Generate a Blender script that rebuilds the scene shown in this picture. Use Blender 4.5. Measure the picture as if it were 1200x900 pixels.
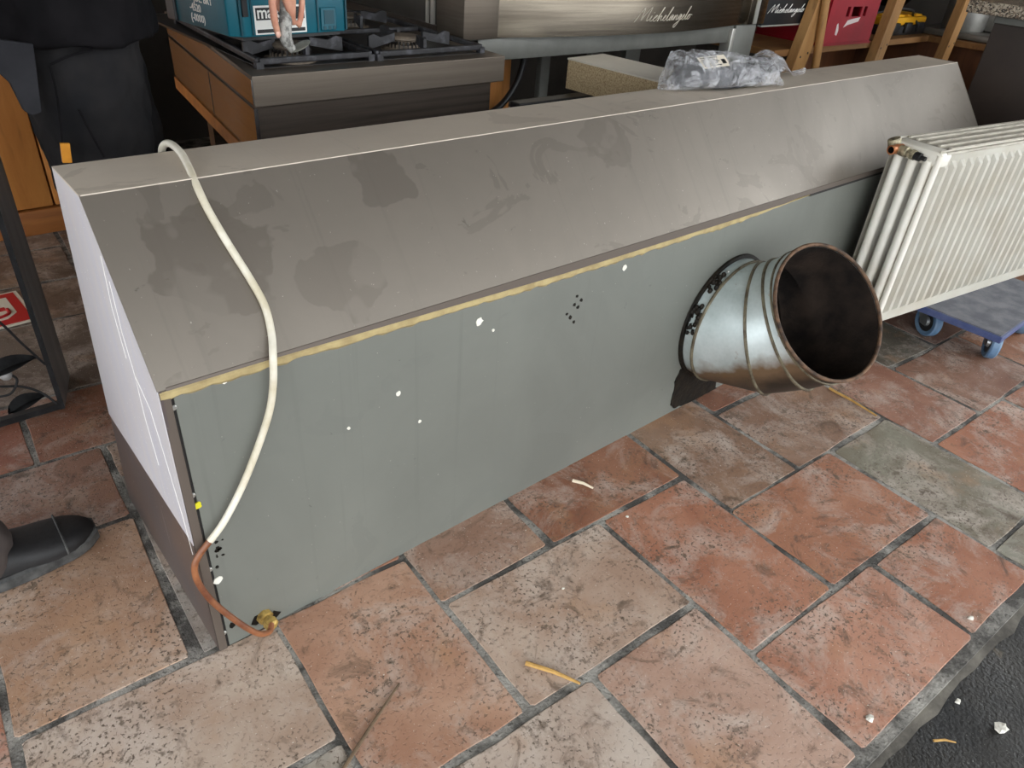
import bpy, bmesh, math, random
from mathutils import Vector, Matrix, noise
random.seed(7)
for o in list(bpy.data.objects):
    bpy.data.objects.remove(o)
scene = bpy.context.scene
COL = scene.collection
PI = math.pi

# ------------------------------------------------------------------ camera
FPX = 852.657
CAM = Vector((-0.184, -0.863, 1.092))
YAW, PITCH, ROLL = 0.7527, 0.5856, 0.0855
_F = Vector((math.sin(YAW)*math.cos(PITCH), math.cos(YAW)*math.cos(PITCH), -math.sin(PITCH)))
_R0 = Vector((math.cos(YAW), -math.sin(YAW), 0))
_U0 = _R0.cross(_F)
_R = _R0*math.cos(ROLL) + _U0*math.sin(ROLL)
_U = -_R0*math.sin(ROLL) + _U0*math.cos(ROLL)
cd = bpy.data.cameras.new('camera')
cd.sensor_width = 36
cd.lens = FPX*36/1200
cd.clip_start = 0.02
cam = bpy.data.objects.new('camera', cd)
COL.objects.link(cam)
cam.matrix_world = Matrix(((_R.x, _U.x, -_F.x, CAM.x), (_R.y, _U.y, -_F.y, CAM.y), (_R.z, _U.z, -_F.z, CAM.z), (0, 0, 0, 1)))
scene.camera = cam

# ------------------------------------------------------------------ world: overcast daylight outside the open doorway
w = bpy.data.worlds.new('world')
scene.world = w
w.use_nodes = True
bg = w.node_tree.nodes['Background']
bg.inputs[0].default_value = (0.93, 0.97, 1.0, 1)
bg.inputs[1].default_value = 4.0
scene.view_settings.view_transform = 'Standard'
scene.view_settings.look = 'None'
scene.view_settings.exposure = 0.0
scene.view_settings.gamma = 1
scene.view_settings.use_curve_mapping = False


def at(px, py, axis, val):
    d = _F + _R*((px-600)/FPX) - _U*((py-450)/FPX)
    t = (val-CAM[axis])/d[axis]
    return CAM + d*t


# ------------------------------------------------------------------ materials
def lin(c):
    return tuple(((x/255)/12.92 if x/255 <= .04045 else ((x/255+.055)/1.055)**2.4) for x in c[:3]) + (1,)


class NT:
    def __init__(s, name):
        s.m = bpy.data.materials.new(name)
        s.m.use_nodes = True
        s.t = s.m.node_tree
        s.b = s.t.nodes['Principled BSDF']

    def n(s, typ, **kw):
        x = s.t.nodes.new(typ)
        for k, v in kw.items():
            if k in x.inputs.keys():
                x.inputs[k].default_value = v
            else:
                setattr(x, k, v)
        return x

    def l(s, a, b):
        s.t.links.new(a, b)

    def coord(s, kind='Object', scale=(1, 1, 1)):
        c = s.n('ShaderNodeTexCoord')
        mp = s.n('ShaderNodeMapping')
        mp.inputs['Scale'].default_value = scale
        s.l(c.outputs[kind], mp.inputs['Vector'])
        return mp.outputs[0]

    def pos(s, scale=(1, 1, 1)):
        c = s.n('ShaderNodeNewGeometry')
        mp = s.n('ShaderNodeMapping')
        mp.inputs['Scale'].default_value = scale
        s.l(c.outputs['Position'], mp.inputs['Vector'])
        return mp.outputs[0]

    def noise(s, vec, scale, detail=4, rough=.55, dist=0):
        x = s.n('ShaderNodeTexNoise')
        x.inputs['Scale'].default_value = scale
        x.inputs['Detail'].default_value = detail
        x.inputs['Roughness'].default_value = rough
        x.inputs['Distortion'].default_value = dist
        s.l(vec, x.inputs['Vector'])
        return x.outputs['Fac']

    def ramp(s, fac, a, b, va=0., vb=1.):
        x = s.n('ShaderNodeMapRange')
        x.clamp = True
        x.inputs['From Min'].default_value = a
        x.inputs['From Max'].default_value = b
        x.inputs['To Min'].default_value = va
        x.inputs['To Max'].default_value = vb
        s.l(fac, x.inputs['Value'])
        return x.outputs[0]

    def mix(s, fac, a, b, mode='MIX'):
        x = s.n('ShaderNodeMix', data_type='RGBA', blend_type=mode)
        for sock, v in ((x.inputs[0], fac), (x.inputs[6], a), (x.inputs[7], b)):
            if isinstance(v, (int, float)):
                sock.default_value = v
            elif isinstance(v, tuple):
                sock.default_value = v
            else:
                s.l(v, sock)
        return x.outputs[2]

    def math(s, op, a, b=None, clamp=False):
        x = s.n('ShaderNodeMath', operation=op, use_clamp=clamp)
        for i, v in enumerate((a, b)):
            if v is None:
                continue
            if isinstance(v, (int, float)):
                x.inputs[i].default_value = v
            else:
                s.l(v, x.inputs[i])
        return x.outputs[0]

    def base(s, v):
        if isinstance(v, tuple):
            s.b.inputs['Base Color'].default_value = v
        else:
            s.l(v, s.b.inputs['Base Color'])

    def bump(s, h, strength=.2, dist=.002):
        x = s.n('ShaderNodeBump')
        x.inputs['Strength'].default_value = strength
        x.inputs['Distance'].default_value = dist
        s.l(h, x.inputs['Height'])
        s.l(x.outputs[0], s.b.inputs['Normal'])

    def set(s, rough=None, metal=None, **kw):
        if rough is not None:
            if isinstance(rough, (int, float)):
                s.b.inputs['Roughness'].default_value = rough
            else:
                s.l(rough, s.b.inputs['Roughness'])
        if metal is not None:
            s.b.inputs['Metallic'].default_value = metal
        for k, v in kw.items():
            s.b.inputs[k.replace('_', ' ')].default_value = v
        return s


def simple(name, col, rough=.5, metal=0., col2=None, scale=12., lo=.4, hi=.65, stretch=(1, 1, 1), bump=0., bscale=80., specks=0., speck_col=(200, 195, 185), rvar=.0, **kw):
    t = NT(name)
    v = t.coord('Object', stretch)
    c = lin(col)
    if col2:
        c = t.mix(t.ramp(t.noise(v, scale, 6, .6), lo, hi), lin(col), lin(col2))
    if specks:
        c = t.mix(t.ramp(t.noise(t.pos(), 260, 1), .74-specks, .76-specks), c, lin(speck_col))
    t.base(c)
    if rvar:
        t.set(t.ramp(t.noise(v, scale*.7, 4), .3, .7, rough-rvar, rough+rvar), metal, **kw)
    else:
        t.set(rough, metal, **kw)
    if bump:
        t.bump(t.noise(v, bscale, 4), bump)
    return t.m


def wood(name, a, b, axis='x', scale=9., rough=.6):
    t = NT(name)
    st = {'x': (.12, 1, 1), 'y': (1, .12, 1), 'z': (1, 1, .12)}[axis]
    v = t.coord('Object', st)
    n = t.noise(v, scale*2.2, 6, .65, .6)
    n2 = t.noise(v, scale*9, 3, .6)
    c = t.mix(t.ramp(n, .35, .65), lin(a), lin(b))
    c = t.mix(t.ramp(n2, .55, .75, 0, .5), c, lin(tuple(x*.55 for x in a)))
    t.base(c)
    t.set(rough)
    t.bump(n2, .25)
    return t.m


def hood_metal(name, base, stain, mode):
    t = NT(name)
    p = t.pos()
    big = t.noise(p, 2.2, 5, .6, .4)
    c = t.mix(t.ramp(big, .35, .7), lin(base), lin(tuple(x*.90 for x in base)))
    # wiped water marks with hard outlines
    ws = t.noise(t.pos((1.3, 2.2, 1.6)), 4.3, 4, .62, 1.3)
    c = t.mix(t.math('MULTIPLY', t.ramp(ws, .60, .62), .42), c, lin(stain))
    # vertical runs
    runs = t.noise(t.pos((46, .1, 1.0)), 1.0, 3, .6)
    c = t.mix(t.ramp(runs, .60, .78, 0, .30), c, lin(tuple(x*.78 for x in base)))
    # scuffs and grime specks
    sp = t.noise(p, 24, 5, .7, .8)
    c = t.mix(t.ramp(sp, .68, .72, 0, .55), c, lin(tuple(x*.62 for x in base)))
    dust = t.noise(p, 210, 1, .5)
    c = t.mix(t.ramp(dust, .775, .79, 0, .55), c, lin((196, 190, 180)))
    if mode == 'slope':
        # a big tide mark and a few hand-sized wipes
        for (cx, cy, cz, r, f) in ((.125, .085, .655, .085, .75), (.30, .05, .60, .06, .5), (.42, .13, .72, .05, .6), (.95, .13, .70, .07, .5)):
            vm = t.n('ShaderNodeVectorMath', operation='DISTANCE')
            wob = t.n('ShaderNodeTexNoise')
            wob.inputs['Scale'].default_value = 16
            wob.inputs['Detail'].default_value = 3
            t.l(p, wob.inputs['Vector'])
            ofs = t.n('ShaderNodeVectorMath', operation='MULTIPLY_ADD')
            t.l(wob.outputs['Color'], ofs.inputs[0])
            ofs.inputs[1].default_value = (.11, .11, .11)
            t.l(p, ofs.inputs[2])
            t.l(ofs.outputs[0], vm.inputs[0])
            vm.inputs[1].default_value = (cx+.055, cy+.055, cz+.055)
            hole = t.noise(p, 15, 2)
            k = t.math('MULTIPLY', t.ramp(vm.outputs['Value'], r, r-.004, 0, f), t.ramp(hole, .40, .46, .25, 1))
            c = t.mix(k, c, lin(stain))
    t.base(c)
    t.set(t.ramp(big, .3, .7, .36, .48) if mode == 'slope' else .55, {'slope': .68, 'top': .0, 'front': .25}[mode])
    t.bump(t.noise(t.pos((1, 1, 1)), 2.6, 2), .35, .004)
    return t.m


M = {}
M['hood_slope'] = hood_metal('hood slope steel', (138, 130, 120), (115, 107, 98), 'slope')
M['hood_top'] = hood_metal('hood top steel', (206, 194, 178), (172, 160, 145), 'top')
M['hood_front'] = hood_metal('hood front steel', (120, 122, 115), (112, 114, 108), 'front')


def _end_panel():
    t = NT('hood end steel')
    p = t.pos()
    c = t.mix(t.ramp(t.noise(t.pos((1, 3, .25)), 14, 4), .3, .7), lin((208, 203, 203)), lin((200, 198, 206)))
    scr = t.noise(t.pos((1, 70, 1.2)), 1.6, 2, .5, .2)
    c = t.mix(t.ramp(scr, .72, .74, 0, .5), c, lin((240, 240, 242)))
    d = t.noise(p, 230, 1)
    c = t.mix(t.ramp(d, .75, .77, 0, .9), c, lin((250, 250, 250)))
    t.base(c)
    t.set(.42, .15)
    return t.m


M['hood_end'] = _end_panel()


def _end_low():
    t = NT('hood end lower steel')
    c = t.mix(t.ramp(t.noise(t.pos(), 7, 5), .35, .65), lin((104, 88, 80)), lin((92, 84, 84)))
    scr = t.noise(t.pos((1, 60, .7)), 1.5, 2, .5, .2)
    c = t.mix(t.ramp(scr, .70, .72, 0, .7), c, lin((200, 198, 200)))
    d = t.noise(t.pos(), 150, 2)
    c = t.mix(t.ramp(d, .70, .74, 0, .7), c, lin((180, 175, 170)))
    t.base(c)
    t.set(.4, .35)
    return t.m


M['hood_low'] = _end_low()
M['dark_gap'] = simple('dark joint', (34, 31, 29), .8)
M['fold'] = simple('folded edge steel', (96, 86, 78), .55, .3)
M['sealant'] = simple('dried sealant', (176, 158, 112), .7, 0, (150, 132, 92), 30, bump=.4, bscale=120)
M['grease'] = simple('black grease', (16, 14, 11), .55, 0, (34, 28, 20), 40, bump=.8, bscale=90, Specular_IOR_Level=.2)
M['cord_white'] = simple('white cord', (222, 216, 200), .45, 0, (196, 186, 160), 14)
M['cord_brown'] = simple('brown heat stained cord', (98, 54, 34), .4, 0, (150, 96, 60), 16)
M['brass'] = simple('brass', (190, 160, 90), .45, .5, (120, 95, 50), 60)
M['galv'] = None


def _galv():
    t = NT('galvanised duct')
    p = t.pos()
    c = t.mix(t.ramp(t.noise(p, 9, 5), .35, .65), lin((200, 210, 210)), lin((176, 187, 186)))
    v = t.n('ShaderNodeTexVoronoi')
    v.inputs['Scale'].default_value = 130
    t.l(p, v.inputs['Vector'])
    c = t.mix(.10, c, t.mix(t.ramp(v.outputs['Distance'], 0, 1), (.2, .2, .2, 1), (.8, .8, .8, 1)), 'OVERLAY')
    # brown grease run along the low side of the elbow
    g = t.n('ShaderNodeSeparateXYZ')
    t.l(p, g.inputs[0])
    low = t.math('ADD', g.outputs[2], t.math('ADD', t.math('MULTIPLY', g.outputs[1], .62), t.math('MULTIPLY', t.noise(p, 14, 4), .10)))
    c = t.mix(t.ramp(low, .165, .205, .92, 0), c, lin((104, 74, 38)))
    c = t.mix(t.ramp(low, .09, .15, 1, 0), c, lin((46, 39, 32)))
    r = t.noise(p, 22, 5, .7)
    c = t.mix(t.ramp(r, .66, .72, 0, .7), c, lin((120, 86, 50)))
    t.base(c)
    t.set(.38, .4)
    t.bump(t.noise(p, 60, 3), .12)
    return t.m


M['galv'] = _galv()
M['rust'] = simple('rusted rim', (112, 84, 62), .75, .2, (50, 38, 30), 40, bump=.5)
M['soot'] = simple('soot inside duct', (46, 37, 31), .85, 0, (18, 14, 12), 9, bump=.9, bscale=120, Specular_IOR_Level=.15)
M['seam'] = simple('duct seam', (120, 112, 92), .5, .4, (60, 48, 36), 30)
M['fleck'] = simple('paint fleck', (226, 222, 210), .6)
M['yellow_fleck'] = simple('yellow fleck', (205, 196, 30), .6)
M['screw'] = simple('zinc screw', (190, 190, 185), .3, .8)
M['steel'] = simple('brushed stainless', (118, 108, 97), .45, .75, (110, 100, 90), 10, stretch=(.3, 1, 14), rvar=.05)
M['steel_side'] = simple('mirror stainless side', (168, 168, 168), .27, 1., (150, 150, 152), 10, stretch=(1, .3, 12))
M['steel_dark'] = simple('dim stainless', (92, 82, 74), .4, .7, (74, 66, 60), 8, stretch=(.3, 1, 10), specks=.0)
M['fascia'] = simple('polished bowed fascia', (156, 146, 131), .24, 1., (132, 122, 109), 6, stretch=(.4, 1, 16))
M['grey_paint'] = simple('grey painted steel', (120, 120, 114), .5, .2, (104, 104, 98), 7)
M['oven_dark'] = simple('dark oven glass', (18, 16, 15), .12)
M['oven_side'] = simple('oven side steel', (96, 92, 86), .42, .7, (80, 77, 72), 6)
M['iron'] = simple('cast iron', (40, 39, 41), .55, .2, (92, 92, 98), 30, lo=.52, hi=.75, bump=.4)
M['enamel'] = simple('sooty hob tray', (22, 20, 19), .4, .2, (44, 40, 36), 20)
M['burner'] = simple('burner cap', (118, 106, 92), .6, .2, (80, 70, 60), 40)
M['teal'] = simple('teal plastic', (10, 96, 112), .42, 0, (8, 84, 100), 6, bump=.05)
M['teal_dark'] = simple('dark teal plastic', (6, 64, 76), .45)
M['black_plastic'] = simple('black plastic', (26, 26, 27), .45, 0, (36, 36, 38), 10)
M['white_print'] = simple('white print', (232, 230, 224), .5)
M['black_print'] = simple('black print', (22, 22, 22), .5)
M['silver'] = simple('silver edge', (190, 188, 180), .35, .6)
M['script'] = simple('engraved script', (205, 196, 180), .4, .3)
M['chip'] = simple('chipboard core', (182, 162, 126), .85, 0, (140, 118, 88), 260, lo=.4, hi=.62, bump=.7, bscale=180)
M['laminate'] = simple('white laminate', (196, 190, 176), .4, 0, (180, 174, 160), 6)
M['pine'] = wood('pine', (178, 134, 82), (156, 112, 64), 'z')
M['pine_x'] = wood('pine shelf', (150, 108, 62), (128, 88, 48), 'x')
M['oak'] = wood('orange oak', (196, 132, 66), (166, 104, 48), 'z', 5, .5)
M['oak_x'] = wood('orange oak rail', (170, 108, 52), (138, 84, 40), 'x', 6, .55)
M['mahogany'] = wood('brown veneer', (112, 68, 38), (88, 52, 28), 'z', 5, .5)
M['brown_door'] = simple('dark brown laminate', (62, 52, 46), .45, .1, (50, 42, 38), 4)


def _granite():
    t = NT('speckled granite')
    v = t.coord('Object')
    vo = t.n('ShaderNodeTexVoronoi')
    vo.inputs['Scale'].default_value = 220
    t.l(v, vo.inputs['Vector'])
    s = t.n('ShaderNodeSeparateColor')
    t.l(vo.outputs['Color'], s.inputs[0])
    c = t.mix(t.ramp(s.outputs[0], .3, .7), lin((196, 184, 164)), lin((128, 112, 96)))
    c = t.mix(t.ramp(s.outputs[1], .72, .76), c, lin((60, 54, 50)))
    t.base(c)
    t.set(.35)
    return t.m


M['granite'] = _granite()
M['red_plastic'] = simple('red crate plastic', (158, 22, 38), .45, 0, (140, 18, 32), 6)
M['red_dark'] = simple('red crate inside', (92, 12, 22), .6)
M['sticker_white'] = simple('torn sticker', (222, 208, 204), .6)
M['yellow_plastic'] = simple('yellow plastic', (232, 172, 30), .4, 0, (216, 154, 20), 8)
M['grey_metal'] = simple('grey cast metal', (136, 134, 128), .45, .5, (112, 110, 106), 9)
M['rad_white'] = simple('radiator enamel', (233, 230, 220), .38, 0, (222, 216, 202), 7)
M['rad_top'] = simple('dirty radiator top', (190, 184, 170), .6, 0, (140, 132, 118), 16, lo=.4, hi=.7, stretch=(1, 5, 5))
M['rad_inner'] = simple('radiator convector', (150, 150, 148), .5, .2)
M['copper'] = simple('copper fitting', (206, 140, 96), .35, .6, (176, 110, 70), 30)
M['valve'] = simple('corroded valve', (190, 180, 150), .5, .4, (110, 102, 84), 60, lo=.4, hi=.6)
M['blue_rim'] = simple('blue painted edge', (58, 70, 112), .5, 0, (76, 86, 122), 30, bump=.2)
M['carpet'] = simple('grey dolly carpet', (92, 93, 100), .95, 0, (120, 120, 124), 14, bump=.6, bscale=300)
M['blue_rubber'] = simple('blue rubber tyre', (78, 108, 140), .55, 0, (104, 128, 150), 20)
M['zinc'] = simple('zinc bracket', (186, 188, 190), .35, .8, (160, 162, 164), 20)
M['black_fabric'] = simple('black jacket cloth', (13, 12, 14), .85, 0, (22, 20, 22), 9, bump=.8, bscale=40, Specular_IOR_Level=.12)
M['trouser'] = simple('charcoal work trousers', (27, 27, 29), .9, 0, (40, 38, 38), 7, bump=.8, bscale=40, Specular_IOR_Level=.15)
M['trouser2'] = simple('faded grey trousers', (70, 62, 60), .9, 0, (86, 78, 74), 7, bump=.5, bscale=12)
M['pocket'] = simple('grey holster pocket', (38, 38, 41), .9, 0, (50, 50, 53), 8, bump=.3, bscale=20, Specular_IOR_Level=.1)
M['skin'] = simple('skin', (214, 158, 132), .5, 0, (196, 132, 108), 30, Subsurface_Weight=.1)
M['nail'] = simple('nail', (226, 178, 158), .35)
M['hair'] = simple('brown hair', (60, 42, 30), .7, 0, (42, 30, 22), 60)
M['tag'] = simple('orange tag', (222, 150, 40), .7, 0, (206, 132, 30), 20)
M['shoe_black'] = simple('black shoe upper', (20, 20, 21), .6, 0, (34, 33, 34), 20, bump=.3, bscale=120)
M['shoe_sole'] = simple('dusty rubber sole', (44, 44, 44), .7, 0, (84, 84, 82), 30, bump=.4)
M['scraper'] = simple('dusty grey tool', (176, 174, 168), .8, 0, (112, 110, 106), 90, lo=.45, hi=.6)
M['scraper_blade'] = simple('worn spoon blade', (150, 150, 140), .5, .4, (120, 120, 112), 30)
M['frame_steel'] = simple('raw steel strip', (176, 174, 172), .4, .05, (150, 148, 148), 8, stretch=(3, 3, .4))
M['frame_black'] = simple('black wrought iron', (32, 32, 33), .6, .3, (48, 48, 50), 40)
M['sign_red'] = simple('red sign print', (190, 34, 40), .5)
M['sign_white'] = simple('sign white', (224, 214, 196), .6)
M['straw'] = simple('straw', (190, 150, 84), .7, 0, (160, 120, 60), 40)
M['straw_dark'] = simple('dark twig', (112, 92, 70), .7, 0, (80, 64, 48), 40)
M['straw_pale'] = simple('pale wood splinter', (230, 216, 190), .7)
M['plaster'] = simple('dim plaster', (74, 68, 62), .9, 0, (60, 55, 50), 3)
M['ceiling'] = simple('ceiling boards', (104, 88, 71), .85, 0, (86, 71, 57), 3)
M['pav'] = None


def _pav():
    t = NT('black asphalt pavement')
    p = t.pos()
    c = t.mix(t.ramp(t.noise(p, 5, 6, .65, .5), .35, .65), lin((16, 16, 16)), lin((40, 36, 30)))
    c = t.mix(t.ramp(t.noise(p, 330, 2), .66, .74), c, lin((100, 98, 94)))
    c = t.mix(t.ramp(t.noise(p, 17, 3, .6), .66, .70, 0, .7), c, lin((84, 76, 62)))
    t.base(c)
    t.set(t.ramp(t.noise(p, 6, 3), .3, .7, .35, .75))
    t.bump(t.noise(p, 160, 4), .6, .004)
    return t.m


M['pav'] = _pav()


def _grout():
    t = NT('cement grout')
    p = t.pos()
    c = t.mix(t.ramp(t.noise(p, 7, 6, .65), .44, .60), lin((72, 69, 65)), lin((158, 154, 146)))
    c = t.mix(t.ramp(t.noise(p, 120, 3), .60, .66, 0, .7), c, lin((50, 48, 44)))
    # deeper room floor behind the hood is brown with dust
    t.base(c)
    t.set(.9)
    t.bump(t.noise(p, 190, 4), .9, .004)
    return t.m


M['grout'] = _grout()


def _tile():
    t = NT('terracotta tile')
    p = t.pos()
    oi = t.n('ShaderNodeObjectInfo')
    base = oi.outputs['Color']
    rnd = oi.outputs['Random']
    # shift the pattern per tile
    comb = t.n('ShaderNodeCombineXYZ')
    for i in range(2):
        t.l(t.math('MULTIPLY', rnd, 37.0+i*11), comb.inputs[i])
    ad = t.n('ShaderNodeVectorMath', operation='ADD')
    t.l(p, ad.inputs[0])
    t.l(comb.outputs[0], ad.inputs[1])
    v = ad.outputs[0]
    n1 = t.noise(v, 5.5, 6, .6, .5)
    c = t.mix(t.ramp(n1, .36, .62), t.mix(1., base, (.94, .95, .94, 1), 'MULTIPLY'), t.mix(1., base, (.70, .61, .55, 1), 'MULTIPLY'))
    # pale lime bloom
    n2 = t.noise(v, 7, 8, .74, .5)
    c = t.mix(t.ramp(n2, .47, .66, 0, .68), c, lin((194, 180, 168)))
    # ochre veil
    n3 = t.noise(v, 6.5, 4, .6, .2)
    c = t.mix(t.ramp(n3, .56, .70, 0, .4), c, lin((172, 130, 94)))
    # dark wipes
    n5 = t.noise(v, 10, 6, .7, 1.6)
    c = t.mix(t.ramp(n5, .56, .68, 0, .75), c, lin((84, 66, 52)))
    # grey-brown pits, dense in places
    zone = t.ramp(t.noise(v, 7, 3, .5), .40, .60)
    n4 = t.noise(v, 150, 3, .6, 0)
    c = t.mix(t.math('MULTIPLY', t.ramp(n4, .565, .63), t.math('ADD', t.math('MULTIPLY', zone, .75), .2)), c, lin((88, 73, 60)))
    n6 = t.noise(v, 40, 5, .7, .2)
    c = t.mix(t.math('MULTIPLY', t.ramp(n6, .55, .63), t.math('MULTIPLY', zone, .8)), c, lin((84, 70, 56)))
    n7 = t.noise(v, 240, 2)
    c = t.mix(t.ramp(n7, .70, .73, 0, .8), c, lin((222, 214, 200)))
    t.base(c)
    t.set(t.ramp(n1, .3, .7, .52, .72))
    h = t.math('SUBTRACT', t.noise(v, 9, 4), t.math('MULTIPLY', t.ramp(n4, .56, .66), .35))
    t.bump(h, .45, .006)
    return t.m


M['tile'] = _tile()


def _film():
    t = NT('clear plastic film')
    t.base(lin((225, 225, 228)))
    t.set(.1)
    t.b.inputs['Alpha'].default_value = 1
    n = t.noise(t.coord('Object', (1, 1, 1)), 24, 4, .6, 1.5)
    tr = t.n('ShaderNodeBsdfTransparent')
    mx = t.n('ShaderNodeMixShader')
    fr = t.ramp(n, .42, .68, .14, .62)
    t.l(fr, mx.inputs[0])
    t.l(tr.outputs[0], mx.inputs[1])
    t.l(t.b.outputs[0], mx.inputs[2])
    t.l(mx.outputs[0], t.t.nodes['Material Output'].inputs[0])
    t.bump(n, .8, .01)
    return t.m


M['film'] = _film()
M['wool'] = simple('grey packed contents', (64, 64, 68), .8, 0, (26, 26, 29), 60, lo=.4, hi=.6, bump=.9, bscale=70)


# ------------------------------------------------------------------ mesh helpers
class MB:
    def __init__(s):
        s.bm = bmesh.new()

    def box(s, x0, x1, y0, y1, z0, z1, mtx=None, bev=0.):
        b = bmesh.new()
        bmesh.ops.create_cube(b, size=1)
        for v in b.verts:
            v.co = Vector((x0+(v.co.x+.5)*(x1-x0), y0+(v.co.y+.5)*(y1-y0), z0+(v.co.z+.5)*(z1-z0)))
        if bev:
            bmesh.ops.bevel(b, geom=b.edges[:], offset=bev, segments=2, affect='EDGES', profile=.5)
        s.add(b, mtx)
        return s

    def add(s, b, mtx=None):
        if mtx is not None:
            b.transform(mtx)
        me = bpy.data.meshes.new('tmp')
        b.to_mesh(me)
        b.free()
        s.bm.from_mesh(me)
        bpy.data.meshes.remove(me)

    def prism(s, pts, axis, a, b, bev=0.):
        """pts: 2-D outline in the two other axes, extruded along axis from a to b"""
        q = bmesh.new()

        def mk(p, h):
            return Vector({'x': (h, p[0], p[1]), 'y': (p[0], h, p[1]), 'z': (p[0], p[1], h)}[axis])
        A = [q.verts.new(mk(p, a)) for p in pts]
        B = [q.verts.new(mk(p, b)) for p in pts]
        n = len(pts)
        q.faces.new(A)
        q.faces.new(list(reversed(B)))
        for i in range(n):
            q.faces.new((A[i], B[i], B[(i+1) % n], A[(i+1) % n]))
        bmesh.ops.recalc_face_normals(q, faces=q.faces[:])
        if bev:
            bmesh.ops.bevel(q, geom=q.edges[:], offset=bev, segments=2, affect='EDGES', profile=.5)
        s.add(q)
        return s

    def bar(s, p, q, wx, wy, up=(0, 0, 1), bev=0.):
        p, q = Vector(p), Vector(q)
        d = q-p
        L = d.length
        z = d.normalized()
        u = Vector(up)
        if abs(z.dot(u)) > .98:
            u = Vector((0, 1, 0))
        x = u.cross(z).normalized()
        y = z.cross(x)
        m = Matrix((( x.x, y.x, z.x, p.x), (x.y, y.y, z.y, p.y), (x.z, y.z, z.z, p.z), (0, 0, 0, 1)))
        s.box(-wx/2, wx/2, -wy/2, wy/2, 0, L, m, bev)
        return s

    def tube(s, pts, r, seg=12, cap=True, rads=None):
        pts = [Vector(p) for p in pts]
        n = len(pts)
        b = s.bm
        rings = []
        prev = None
        for i, p in enumerate(pts):
            t = (pts[min(i+1, n-1)]-pts[max(i-1, 0)]).normalized()
            if prev is None:
                a = Vector((0, 0, 1)) if abs(t.z) < .9 else Vector((1, 0, 0))
                u = t.cross(a).normalized()
            else:
                u = (prev-t*prev.dot(t)).normalized()
            prev = u
            v = t.cross(u)
            rr = rads[i] if rads else r
            rings.append([b.verts.new(p+u*rr*math.cos(2*PI*k/seg)+v*rr*math.sin(2*PI*k/seg)) for k in range(seg)])
        for i in range(n-1):
            for k in range(seg):
                b.faces.new((rings[i][k], rings[i][(k+1) % seg], rings[i+1][(k+1) % seg], rings[i+1][k]))
        if cap:
            b.faces.new(list(reversed(rings[0])))
            b.faces.new(rings[-1])
        return s

    def rings(s, rings, closed=False, cap=False):
        b = s.bm
        R = [[b.verts.new(Vector(p)) for p in r] for r in rings]
        m = len(R)
        for i in range(m if closed else m-1):
            A, B = R[i], R[(i+1) % m]
            n = len(A)
            for k in range(n):
                b.faces.new((A[k], A[(k+1) % n], B[(k+1) % n], B[k]))
        if cap:
            b.faces.new(list(reversed(R[0])))
            b.faces.new(R[-1])
        return s

    def lathe(s, prof, c=(0, 0, 0), axis=(0, 0, 1), seg=24):
        z = Vector(axis).normalized()
        a = Vector((1, 0, 0)) if abs(z.x) < .9 else Vector((0, 1, 0))
        x = z.cross(a).normalized()
        y = z.cross(x)
        c = Vector(c)
        rr = []
        for r, h in prof:
            rr.append([c+z*h+(x*math.cos(2*PI*k/seg)+y*math.sin(2*PI*k/seg))*max(r, 1e-5) for k in range(seg)])
        return s.rings(rr)

    def ell(s, c, r, mtx=None, u=16, v=12):
        b = bmesh.new()
        bmesh.ops.create_uvsphere(b, u_segments=u, v_segments=v, radius=1)
        b.transform(Matrix.Translation(Vector(c)) @ Matrix.Diagonal((r[0], r[1], r[2], 1)))
        s.add(b, mtx)
        return s

    def limb(s, pts, rads, seg=14):
        """capsule chain: balls at the joints, tapered tubes between"""
        for p, r in zip(pts, rads):
            s.ell(p, (r, r, r), None, seg, 10)
        for i in range(len(pts)-1):
            s.tube([pts[i], pts[i+1]], 0, seg, True, [rads[i], rads[i+1]])
        return s

    def build(s, name, mat, parent=None, smooth=False, recalc=True):
        if recalc:
            bmesh.ops.recalc_face_normals(s.bm, faces=s.bm.faces[:])
        me = bpy.data.meshes.new(name)
        s.bm.to_mesh(me)
        s.bm.free()
        if smooth:
            for f in me.polygons:
                f.use_smooth = True
            me.set_sharp_from_angle(angle=math.radians(38))
        me.materials.append(M[mat] if isinstance(mat, str) else mat)
        o = bpy.data.objects.new(name, me)
        COL.objects.link(o)
        if parent is not None:
            o.parent = parent
        return o


def tag(o, label, cat, group=None):
    o['label'] = label
    o['category'] = cat
    if group:
        o['group'] = group
    return o


def thing(name, label, cat, loc=(0, 0, 0), rotz=0., group=None):
    o = bpy.data.objects.new(name, None)
    COL.objects.link(o)
    o.location = loc
    o.rotation_euler = (0, 0, rotz)
    o.empty_display_size = .05
    return tag(o, label, cat, group)


def struct(o):
    o['kind'] = 'structure'
    return o


def smooth_path(pts, n=8):
    pts = [Vector(p) for p in pts]
    out = []
    for i in range(len(pts)-1):
        p0, p1, p2, p3 = pts[max(i-1, 0)], pts[i], pts[i+1], pts[min(i+2, len(pts)-1)]
        for k in range(n):
            t = k/n
            out.append(.5*((2*p1)+(p2-p0)*t+(2*p0-5*p1+4*p2-p3)*t*t+(3*p1-p0-3*p2+p3)*t**3))
    out.append(pts[-1])
    return out


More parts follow.
